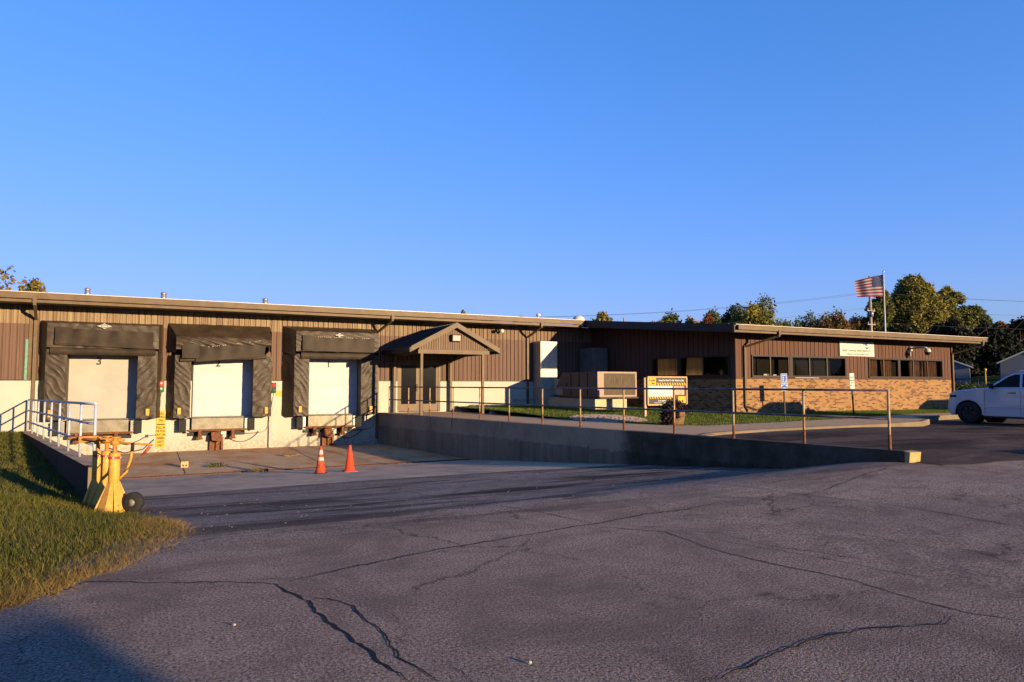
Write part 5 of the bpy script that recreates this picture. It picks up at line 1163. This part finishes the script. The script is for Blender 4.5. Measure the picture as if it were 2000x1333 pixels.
# ------------------------------------------------------------------ SUV
def suv(loc, label, paint, group=None, vis=True):
    t = thing('parked_suv', loc, label, 'suv', group)
    def B(mb, n, m, p=t, bev=0, fix=True):
        o = mb.build(n, m, None, bev, fix); o.parent = p; return o
    # car local: +Y nose, x left(-)/right(+), z up; length 5.2, origin at left-front wheel axle mid? -> centre of front axle
    Wd = 1.0
    def arch(cy, r=.46, cz=.38, n=12, a0=-8, a1=188): return [(cy + r * math.cos(R(a)), cz + r * math.sin(R(a))) for a in np.linspace(a0, a1, n)]
    prof = [(-3.80, .42), (-3.86, .60), (-3.83, 1.05), (-3.74, 1.24), (-1.15, 1.27), (-.66, 1.28), (-.30, 1.255), (.25, 1.19), (.52, 1.14), (.64, 1.04), (.67, .80), (.70, .66), (.70, .46), (.60, .30)] + arch(0) + [(-.56, .28), (-2.25, .28)] + arch(-2.75) + [(-3.35, .32)]
    def bodyfn():
        mb = MB(); n = len(prof); xs = [-1.0, -.97, .97, 1.0]
        lays = []
        for x, sh in ((-1.0, 0), (1.0, 0)):
            lays.append(x)
        # side skins with mild barrel shape
        vs = []; 
        for x in (-Wd + .045, -Wd, -Wd + .0, Wd, Wd - .045): pass
        for s in (-1, 1):
            pass
        ring = []
        for xx, inset in ((-Wd + .06, 0.0), (-Wd, .035), (Wd, .035), (Wd - .06, 0.0)):
            cy = -1.6; cz = .75
            ring.append([(xx, y + (cy - y) * inset * .35, z + (cz - z) * inset) for y, z in prof])
        for r_ in ring: vs += r_
        fs = [tuple(range(n, 2 * n)), tuple(range(3 * n - 1, 2 * n - 1, -1))]
        # outer faces at ring1 and ring2; bridges 1-0? body top between 0 and 3
        for a, b in ((0, 1), (2, 3)):
            for i in range(n): fs.append((a * n + i, b * n + i, b * n + (i + 1) % n, a * n + (i + 1) % n))
        for i in range(n): fs.append((0 * n + i, 3 * n + i, 3 * n + (i + 1) % n, 0 * n + (i + 1) % n))
        mb.add(vs, fs); return mb
    body = B(bodyfn(), 'body', paint, t, .02)
    # greenhouse
    mb = MB(); g = [(-3.78, 1.20), (-.52, 1.22), (-1.22, 1.66), (-1.46, 1.77), (-2.0, 1.81), (-3.4, 1.79), (-3.62, 1.70)]
    n = len(g); vs = []
    for s in (-1, 1):
        for y, z in g: vs.append((s * (Wd - .04 - (z - 1.14) * .17), y, z))
    mb.add(vs, [tuple(range(n)), tuple(range(2 * n - 1, n - 1, -1))] + [(i, n + i, n + (i + 1) % n, (i + 1) % n) for i in range(n)]); cab = B(mb, 'cabin', paint, t, .03)
    for s in (-1, 1):
        for wn in ([(-.80, 1.30), (-1.66, 1.30), (-1.66, 1.73), (-1.52, 1.73), (-1.30, 1.65)], [(-1.74, 1.30), (-2.62, 1.30), (-2.62, 1.735), (-1.74, 1.74)], [(-2.70, 1.30), (-3.58, 1.32), (-3.50, 1.68), (-2.70, 1.73)]):
            mb = MB(); vs = [(s * (Wd - .04 - (z - 1.14) * .17 + .006), y, z) for y, z in wn]; mb.add(vs, [tuple(range(len(wn)))]); B(mb, 'side_window', M['tint'], cab)
    mb = MB(); vs = [(-.83, -.62, 1.26), (.83, -.62, 1.26), (.74, -1.20, 1.64), (-.74, -1.20, 1.64)]; mb.add([(x, y + .02, z + .02) for x, y, z in vs], [(0, 1, 2, 3)]); B(mb, 'windshield', M['tint'], cab)
    mb = MB()
    for s in (-1, 1):
        mb.tube([(s * .70, -1.50, 1.79), (s * .70, -1.62, 1.86), (s * .70, -3.3, 1.85), (s * .70, -3.4, 1.79)], .016, 8)
    B(mb, 'roof_rack', M['chrome'], cab)
    for s in (-1, 1):
        mb = MB()
        for yy in (-.58, -1.70, -2.66): mb.box(s * (Wd + .0015) - .002, s * (Wd + .0015) + .002, yy - .004, yy + .004, .36, 1.22)
        B(mb, 'door_seam', M['black'], body)
        for yy in (-1.45, -2.42):
            mb = MB(); mb.tube([(s * Wd, yy - .12, 1.10), (s * (Wd + .04), yy - .09, 1.105), (s * (Wd + .04), yy + .09, 1.105), (s * Wd, yy + .12, 1.10)], .014, 8); B(mb, 'door_handle', M['dark_trim'], body)
        mb = MB(); mb.box(s * (Wd + .01) - .012, s * (Wd + .01) + .012, -2.2, -.62, .60, .64); B(mb, 'body_moulding', paint, body, .005)
        mb = MB(); mb.hexa([(s * Wd, -.80, 1.24), (s * (Wd + .22), -.83, 1.26), (s * (Wd + .22), -.93, 1.26), (s * Wd, -.90, 1.24), (s * (Wd + .02), -.80, 1.42), (s * (Wd + .22), -.83, 1.43), (s * (Wd + .22), -.93, 1.43), (s * (Wd + .02), -.90, 1.42)]); B(mb, 'wing_mirror', M['black'], body, .02)
        mb = MB(); mb.box(s * .78 - .17, s * .78 + .17, .54, .635, .84, 1.02); mb.box(s * (Wd - .025) - .025, s * (Wd - .025) + .025, .36, .60, .93, 1.02); B(mb, 'headlight', M['glass'], body, .01)
        mb = MB(); mb.box(s * (Wd - .04) - .03, s * (Wd - .04) + .035, .50, .62, .74, .90); B(mb, 'turn_signal', M['amber'], body)
        mb = MB(); mb.box(s * .86 - .07, s * .86 + .07, -3.89, -3.8, .85, 1.18); B(mb, 'tail_light', M['red'], body)
        mb = MB(); mb.box(s * .93 - .06, s * .93 + .06, -2.3, -.5, .24, .30); B(mb, 'running_board', M['black'], body)
        for yy in (0, -2.75):
            mb = MB(); mb.lathe([(0, 0), (.455, 0), (.455, -.02 * s), (0, -.02 * s)], (s * (Wd - .27), yy, .39), 28, 'x'); B(mb, 'wheel_arch', M['black'], body)
            cx = s * (Wd - .15); mb = MB(); mb.lathe([(.24, -.13), (.36, -.13), (.395, -.09), (.40, 0), (.395, .09), (.36, .13), (.24, .13)], (cx, yy, .40), 34, 'x'); w_ = B(mb, 'wheel', M['tyre'])
            mb = MB(); so_ = s * .10; mb.lathe([(.25, so_ * -1), (.25, so_), (.22, so_ * .9), (.0, so_ * .5)], (cx, yy, .40), 30, 'x')
            for k in range(6):
                a = k * math.pi / 3; p = [(.05, -.03), (.23, -.045), (.23, .045), (.05, .03)]
                mb.add([(cx + s * .11, yy + r_ * math.cos(a) - q_ * math.sin(a), .40 + r_ * math.sin(a) + q_ * math.cos(a)) for r_, q_ in p], [(0, 1, 2, 3)])
            B(mb, 'rim', M['rim'], w_, 0, False)
    mb = MB(); mb.box(-.93, .93, -3.6, .55, .30, .50); B(mb, 'underbody', M['black'], t)
    return t
sv = suv((26.83, 14.33, .2), 'white suv parked nose-in towards the office, cut off by the frame', M['car'])
# ------------------------------------------------------------------ flag and pole
fp = thing('flagpole', (45.3, 30.4, .8), 'tall white flagpole behind the office roof', 'flagpole')
mb = MB(); mb.tube([(45.3, 30.4, .5), (45.3, 30.4, 9.45)], [.07, .045], 12); mb.build('pole', M['white'], fp)
mb = MB(); mb.lathe([(0, 9.44), (.07, 9.5), (.0, 9.58)], (45.3, 30.4, 0), 10); mb.build('finial', M['chrome'], fp)
mb = MB(); mb.tube([(45.22, 30.35, 1.5), (45.22, 30.35, 9.4)], .008, 5); mb.build('halyard', M['cable'], fp)
fl = thing('flag', (45.2, 30.4, 8.5), 'united states flag flying from the tall pole', 'flag')
FW, FH = 2.15, 1.55; dirf = Vector((-.90, .43, 0)).normalized(); side = Vector((dirf.y, -dirf.x, 0))
def flagpt(u, v):
    s = 1 - .06 * u
    z = 9.25 - FH * v - .34 * u * (1 - .55 * v) - .10 * math.sin(u * 4) * .5
    wv = .11 * math.sin(u * 8.5 + v * 1.3) * u ** .6 + .05 * math.sin(u * 15 + 2 * v)
    z = 9.25 - .12 * 0 - FH * v - (.42 * u ** 1.2) * (1 - v) - .03 * u
    p = Vector((45.24, 30.38, z)) + dirf * (FW * u * (.92)) + side * wv; return p
for band, m in (('red', gen('flag_red', (.115, .006, .015), .1, 5, .8, 0)), ('white', gen('flag_white', (.18, .18, .20), .1, 5, .8, 0))):
    mb = MB()
    for k in range(13):
        if (k % 2 == 0) != (band == 'red'): continue
        u0 = .42 if k < 7 else 0
        mb.grid(lambda u, v: flagpt(u0 + (1 - u0) * u, (k + v) / 13), 30, 1)
    mb.build(band + '_stripes', m, fl, fix=False)
mb = MB(); mb.grid(lambda u, v: flagpt(.42 * u, v * 7 / 13), 14, 8); cn = mb.build('canton', gen('flag_blue', (.008, .013, .06), .1, 5, .8, 0), fl, fix=False)
mb = MB(); sgn = side * .012
for r_ in range(9):
    for c_ in range(6 if r_ % 2 == 0 else 5):
        u = .42 * ((c_ + .5 + (0 if r_ % 2 == 0 else .5)) / 6) ; v = 7 / 13 * (r_ + .5) / 9 ; p = flagpt(u, v)
        for sd in (1, -1):
            pts = [p + sgn * sd + dirf * (.019 * (1 if j % 2 == 0 else .42) * math.sin(j * math.pi / 5)) + Vector((0, 0, .019 * (1 if j % 2 == 0 else .42) * math.cos(j * math.pi / 5))) for j in range(10)]
            mb.add(pts, [tuple(range(10))])
mb.build('stars', M['signwhite'], cn, fix=False)['kind'] = 'stuff'
# ------------------------------------------------------------------ utility pole & wires
up = thing('utility_pole', (64.8, 45.0, 1.5), 'weathered wooden utility pole rising beneath the flag', 'utility pole')
mb = MB(); mb.tube([(64.8, 45.0, 1.3), (64.8, 45.0, 12.6)], [.17, .12], 10); mb.build('pole', M['woodpole'], up)
for z_ in (10.6, 9.0, 7.6):
    mb = MB(); mb.box(64.2, 65.4, 44.9, 44.99, z_, z_ + .09)
    for dx in (-.5, 0.5): mb.lathe([(.05, 0), (.07, .1), (.03, .22), (0, .22)], (64.8 + dx, 44.95, z_ + .09), 8)
    mb.build('crossarm', M['woodpole'], up)
mb = MB(); mb.lathe([(0, 0), (.2, 0), (.2, .6), (0, .6)], (64.5, 44.7, 8.4), 12); mb.build('transformer', M['steel'], up)
for k, (z_, dx) in enumerate(((10.75, -.5), (10.75, .5), (9.15, -.5), (7.7, .4))):
    mb = MB(); A = Vector((64.8 + dx, 44.95, z_ + .2)); Bp = Vector((128, 28 - k * 2, z_ + 2.0 - k * .1)); Cp = Vector((15, 66, z_ - 2.5))
    for E_, G_ in ((A, Bp), (Cp, A)): mb.tube([E_.lerp(G_, q / 14) - Vector((0, 0, 1.2 * 4 * (q / 14) * (1 - q / 14))) for q in range(15)], .010, 4, False)
    mb.build('wire', M['cable'], up)
# second pole far right for the wires
sp = thing('utility_pole', (128, 24, 2), 'utility pole out of frame to the right carrying the wires', 'utility pole'); mb = MB(); mb.tube([(128, 24, 1), (128, 24, 14.5)], .16, 8); mb.build('pole', M['woodpole'], sp)
sp2 = thing('utility_pole', (47.2, 61, 1), 'small distant utility pole tip above the dark roof', 'utility pole'); mb = MB(); mb.tube([(46.1, 61.3, 1), (46.1, 61.3, 8.9)], .10, 8); mb.box(45.8, 46.4, 61.2, 61.3, 8.3, 8.4); mb.build('pole', M['woodpole'], sp2)
# ------------------------------------------------------------------ trees
def tree(x, y, base, top, w, leaf, label, seed, n=5000, size=.22, cat='tree', group='trees behind the buildings', trunkh=.35, blobs=None, sparse=1.0, name='tree'):
    t = thing(name, (x, y, base), label, cat, group); r_ = random.Random(seed); H = top - base
    mb = MB(); mb.tube([(x, y, base - .3), (x + .1, y, base + H * .4), (x + r_.uniform(-.3, .3), y, base + H * .8)], [H * .022 + .05, H * .015 + .03, .03], 8)
    for k in range(9):
        a = r_.random() * 6.283; z0 = base + H * r_.uniform(.25, .6); L_ = w * .42 * r_.uniform(.6, 1); mb.tube([(x, y, z0), (x + L_ * .5 * math.cos(a), y + L_ * .5 * math.sin(a), z0 + L_ * .5), (x + L_ * math.cos(a), y + L_ * math.sin(a), z0 + L_ * .95)], [H * .010 + .02, .03, .012], 6)
    mb.build('trunk', M['bark'], t)
    if blobs is None:
        blobs = []; nb = 44
        for k in range(nb):
            v = .30 + .70 * (k + .5) / nb; prof_ = (1 - v ** 5 * .8) ** .8
            a = r_.random() * 6.283; q = r_.uniform(.1, .92); rr = w / 2 * prof_ * q; s = w * r_.uniform(.07, .135); zz = base + H * v - s * 1.1 - H * .12 * q * r_.random()
            blobs.append((x + rr * math.cos(a), y + rr * math.sin(a), zz, s, s, s * r_.uniform(1.1, 1.7)))
    v = leafcloud(blobs, int(n * sparse), size, seed=seed)
    quads('crown', v, [M[q] for q in leaf], t); return t
TR = [(-8.3, 56, .3, 9.7, 3.2, ['lf_olive', 'lf_orange'], 'sparse half-bare tree at the far left over the roof', .18),
      (-7.7, 60, .3, 9.4, 3.4, ['lf_orange', 'lf_olive'], 'small russet tree top beside the sparse tree', .45),
      (28.2, 64.3, .5, 9.1, 2.0, ['lf_green', 'lf_olive'], 'small green tree top above the canopy ridge', .5),
      (38.2, 70.3, .5, 9.7, 3.4, ['lf_olive'], 'low olive tree top left of the mushroom roof vent', .6),
      (40.8, 57.6, .5, 9.05, 4.4, ['lf_olive', 'lf_gold'], 'rounded yellow green tree above the shaded roof corner', 1),
      (48.7, 59.1, .6, 8.8, 2.8, ['lf_gold'], 'low golden tree above the dark wing roof', .7),
      (53.5, 62.2, .6, 9.9, 3.8, ['lf_green', 'lf_olive'], 'dark green tree behind the golden one', 1),
      (50.2, 52.8, .6, 8.75, 1.9, ['lf_red'], 'small red autumn tree above the dark roof', .6),
      (55.2, 60.6, .6, 9.5, 2.8, ['lf_gold', 'lf_green'], 'yellowing tree left of the dark pointed ones', .8),
      (57.9, 60.0, .6, 10.1, 3.4, ['lf_dark', 'lf_green'], 'dark pointed tree left of the pair above the wing corner', 1),
      (56.1, 55.2, .6, 10.2, 3.0, ['lf_dark'], 'darkest spiky tree above the wing corner', 1),
      (54.6, 50.3, .6, 10.3, 4.2, ['lf_green', 'lf_olive'], 'tall light green tree above the left end of the lit gutter', 1),
      (61, 52.7, .6, 8.6, 2.6, ['lf_olive', 'lf_green'], 'low green tree right of the tall light one', .7),
      (68.1, 54.6, .8, 10.0, 4.4, ['lf_dark', 'lf_green'], 'dark green tree left of the orange autumn tree', 1),
      (66.1, 50.0, .8, 9.4, 3.6, ['lf_orange', 'lf_red'], 'orange autumn tree above the company banner', 1),
      (72.9, 52.1, 1, 9.6, 3.6, ['lf_orange', 'lf_olive'], 'orange brown tree left of the utility pole', 1)]
for i, (x, y, b, tp, w, lf, lb, sp_) in enumerate(TR): tree(x, y, b, tp, w * (1.9 if i > 4 else 1.3), lf, lb, 20 + i, 13000, .15, sparse=sp_ * (.3 if i == 0 else 1))
BB = lambda L_: L_
r_ = random.Random(5)
def crownblobs(cx, cy, H0, H1, w, nb, seed, top=.7):
    nb = int(nb * 2.2)
    r_ = random.Random(seed); out = []
    for k in range(nb):
        v = r_.random() ** .85; a = r_.random() * 6.283; prof_ = (1 - v ** 3.6) ** .62 * (.75 + .25 * min(1, v * 3)); rr = w / 2 * prof_ * r_.random() ** .4; s = w * r_.uniform(.07, .14)
        out.append((cx + rr * .85 * math.cos(a), cy + rr * .85 * math.sin(a), H0 + (H1 - H0 - s * .6) * v, s, s, s * 1.1))
    return out
def bigtree(x, y, b, tp, w, lf, lb, seed, n, size, H0=2.2, nb=46): return tree(x, y, b, tp, w * 1.5, lf, lb, seed, int(n * 2.8), size * .8, blobs=crownblobs(x, y, b + H0, tp, w, nb, seed))
bigtree(74.6, 50.8, 1.4, 12.6, 4.6, ['lf_green', 'lf_olive'], 'green tree directly behind the flagpole, left of the biggest', 71, 7000, .19)
bigtree(78.6, 49.2, 1.4, 14.0, 7.4, ['lf_olive'], 'biggest broad olive tree right of the flagpole', 72, 18000, .19, nb=100)
bigtree(83.6, 50.8, 1.4, 12.2, 5.6, ['lf_olive', 'lf_green'], 'middle tree filling the gap between the two tallest crowns', 75, 9000, .19, nb=60)
bigtree(87.2, 50.2, 1.4, 13.6, 5.6, ['lf_green', 'lf_olive'], 'tall dark green tree right of the biggest one', 73, 8000, .19)
bigtree(90.4, 48.9, 1.4, 11.2, 5.4, ['lf_green', 'lf_dark'], 'dark leaning tree at the right end of the tall group', 74, 7000, .19)
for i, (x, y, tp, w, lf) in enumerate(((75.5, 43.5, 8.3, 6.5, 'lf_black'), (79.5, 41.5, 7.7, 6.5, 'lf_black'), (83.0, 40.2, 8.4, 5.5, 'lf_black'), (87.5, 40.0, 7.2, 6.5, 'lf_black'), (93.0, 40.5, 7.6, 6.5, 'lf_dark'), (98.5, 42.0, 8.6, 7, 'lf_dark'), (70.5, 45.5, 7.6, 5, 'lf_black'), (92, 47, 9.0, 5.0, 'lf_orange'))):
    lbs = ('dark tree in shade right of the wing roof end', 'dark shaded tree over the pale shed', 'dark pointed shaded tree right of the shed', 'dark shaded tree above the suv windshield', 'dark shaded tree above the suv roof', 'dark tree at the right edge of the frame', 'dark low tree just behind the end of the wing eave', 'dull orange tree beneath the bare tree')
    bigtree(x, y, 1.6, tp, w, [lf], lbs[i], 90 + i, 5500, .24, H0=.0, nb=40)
bt = thing('bare_tree', (96.5, 47.5, 1.6), 'leafless pale tree at the right edge of the frame', 'tree'); mb = MB(); rr_ = random.Random(3)
def branch(p, d, L_, r, lev):
    q = p + d * L_; mb.tube([p, p.lerp(q, .5) + Vector((rr_.uniform(-.1, .1), rr_.uniform(-.1, .1), 0)) * L_ * .3, q], [r, r * .8, r * .55], 5, False)
    if lev > 0:
        for k in range(3):
            dd = (d + Vector((rr_.uniform(-.6, .6), rr_.uniform(-.6, .6), rr_.uniform(-.1, .35)))).normalized(); branch(p.lerp(q, rr_.uniform(.55, 1)), dd, L_ * rr_.uniform(.6, .78), r * .6, lev - 1)
branch(Vector((96.5, 47.5, 1.2)), Vector((0, 0, 1)), 3.4, .16, 5); mb.build('trunk', M['woodpole'], bt)
# hedge beside the office end
hb = [(43.4 + k * .55 * .9, 24.6 - k * .25, 1.05 + .1 * math.sin(k * 2), .5, .5, .62) for k in range(6)]
hd = quads('hedge', leafcloud(hb, 3500, .07, seed=8), M['lf_dark'], None); tag(hd, 'dark low hedge past the right end of the brick wall', 'hedge')
hb = [(46.5 + k * .5, 23.4 - k * .2, 1.0, .5, .5, .5) for k in range(5)]
hd = quads('bush', leafcloud(hb, 2200, .07, seed=9), M['lf_green'], None); tag(hd, 'olive bush between the hedge and the white suv', 'bush')
# shed and house
def gabled(name, cx, cy, rot, w, d, zb, zw, zr, label, cat):
    t = thing(name, (cx, cy, zb), label, cat); t.rotation_euler = (0, 0, rot)
    def B(mb, n, m): o = mb.build(n, m); o.parent = t; return o
    mb = MB(); mb.prism([(-w / 2, -.4), (w / 2, -.4), (w / 2, zw), (0, zr), (-w / 2, zw)], 'y', -d / 2, d / 2); wl_ = B(mb, 'wall', M['shed'])
    mb = MB()
    for s in (-1, 1): mb.hexa([(0, -d / 2 - .2, zr + .02), (0, d / 2 + .2, zr + .02), (s * (w / 2 + .25), d / 2 + .2, zw - .10), (s * (w / 2 + .25), -d / 2 - .2, zw - .10), (0, -d / 2 - .2, zr + .12), (0, d / 2 + .2, zr + .12), (s * (w / 2 + .25), d / 2 + .2, zw), (s * (w / 2 + .25), -d / 2 - .2, zw)])
    B(mb, 'roof', M['shedroof'])
    mb = MB()
    for s in (-1, 1): mb.hexa([(0, -d / 2 - .23, zr), (0, -d / 2 - .2, zr), (s * (w / 2 + .25), -d / 2 - .2, zw - .13), (s * (w / 2 + .25), -d / 2 - .23, zw - .13), (0, -d / 2 - .23, zr + .12), (0, -d / 2 - .2, zr + .12), (s * (w / 2 + .25), -d / 2 - .2, zw), (s * (w / 2 + .25), -d / 2 - .23, zw)])
    B(mb, 'bargeboard', M['white'])
    mb = MB(); mb.box(-.3, .3, -d / 2 - .02, -d / 2 - .001, .2, .9); o = B(mb, 'window', M['glass'])
    return t
gabled('shed', 63.9, 36.6, R(-62), 2.6, 5.5, 1.7, 1.4, 1.95, 'pale grey gabled shed beyond the wing end', 'shed')
gabled('house', 70.5, 33.0, R(-62), 5.5, 7, 1.7, 1.8, 3.2, 'shaded pale house at the right edge behind the suv', 'house')
mb = MB(); mb.tube([(60.2, 31.9, 1.2), (60.2, 31.9, 2.7)], .05, 8); mb.lathe([(0, 0), (.1, .05), (.1, .2), (0, .25)], (60.2, 31.9, 2.65), 8); o = mb.build('marker_post', M['signyellow']); tag(o, 'thin pale post standing before the shed', 'post')
fr = thing('rail_fence', (62, 31, 1.6), 'low dark rail fence crossing the lawn before the shed', 'fence')
mb = MB(); mb.tube([(57.5, 33.5, 2.0), (72, 26.5, 2.3)], .04, 6); mb.build('rail', M['black'], fr)
for k in range(7):
    mb = MB(); p = Vector((57.5, 33.5, 1.1)).lerp(Vector((72, 26.5, 1.3)), k / 6); mb.tube([p, p + Vector((0, 0, .9))], .04, 6); mb.build('post', M['black'], fr)
# ------------------------------------------------------------------ surroundings behind and beside the camera (cast the long shadows)
nb = thing('neighbour_building', (-4, -26, 0), 'plain low building behind the viewer that shades the near corner', 'building')
SK = -SUN.x / SUN.y; SE = SUN.z / -SUN.y
def shade_src(px, py, h): t = h / SE; return (px + SK * t, py - t)
cx_, cy_ = shade_src(-.60, 6.15, 4.0)
mb = MB(); mb.box(cx_ - 40, cx_, cy_ - 12, cy_, -.3, 3.85); mb.build('wall', M['block'], nb)
mb = MB(); mb.box(cx_ - 40.2, cx_ + .0, cy_ - 12.2, cy_ + .0, 3.86, 4.0); mb.build('roof', M['roof'], nb)
for k, (x, y, ty) in enumerate(((37.7, 14.2, 0), (41.5, 14.0, 0), (28.3, -1.5, 0), (24.8, -2.0, 0), (21.2, -2.4, 0), (32.0, -1.5, 0), (36.0, -1.8, 0))):  # all but the first are unseen extras, added to cast shade
    if k == 0: first = suv((x, y, .2), 'parked suv out of frame to the right, nearest the kerb', M['car'], 'vehicles parked or added out of frame')
    else:
        c = first.copy(); S.collection.objects.link(c); c.location = (x, y, .2); c['label'] = 'vehicle added out of frame to the right to cast shade'
        for ch in list(first.children):
            d = ch.copy(); S.collection.objects.link(d); d.parent = c
            for g_ in list(ch.children): e = g_.copy(); S.collection.objects.link(e); e.parent = d
OFF = [(60, -12, 5, 6), (80, -4, 8.5, 12), (90, -1, 9, 12), (100, 2, 9, 12), (71, -8, 7, 9)]
for k, (x, y, tp, w) in enumerate(OFF): tree(x, y, .2, tp, w, ['lf_green'], 'leafy tree out of frame to the right of the lot', 200 + k, 3500, .5, group='trees out of frame beside the lot', trunkh=.5)
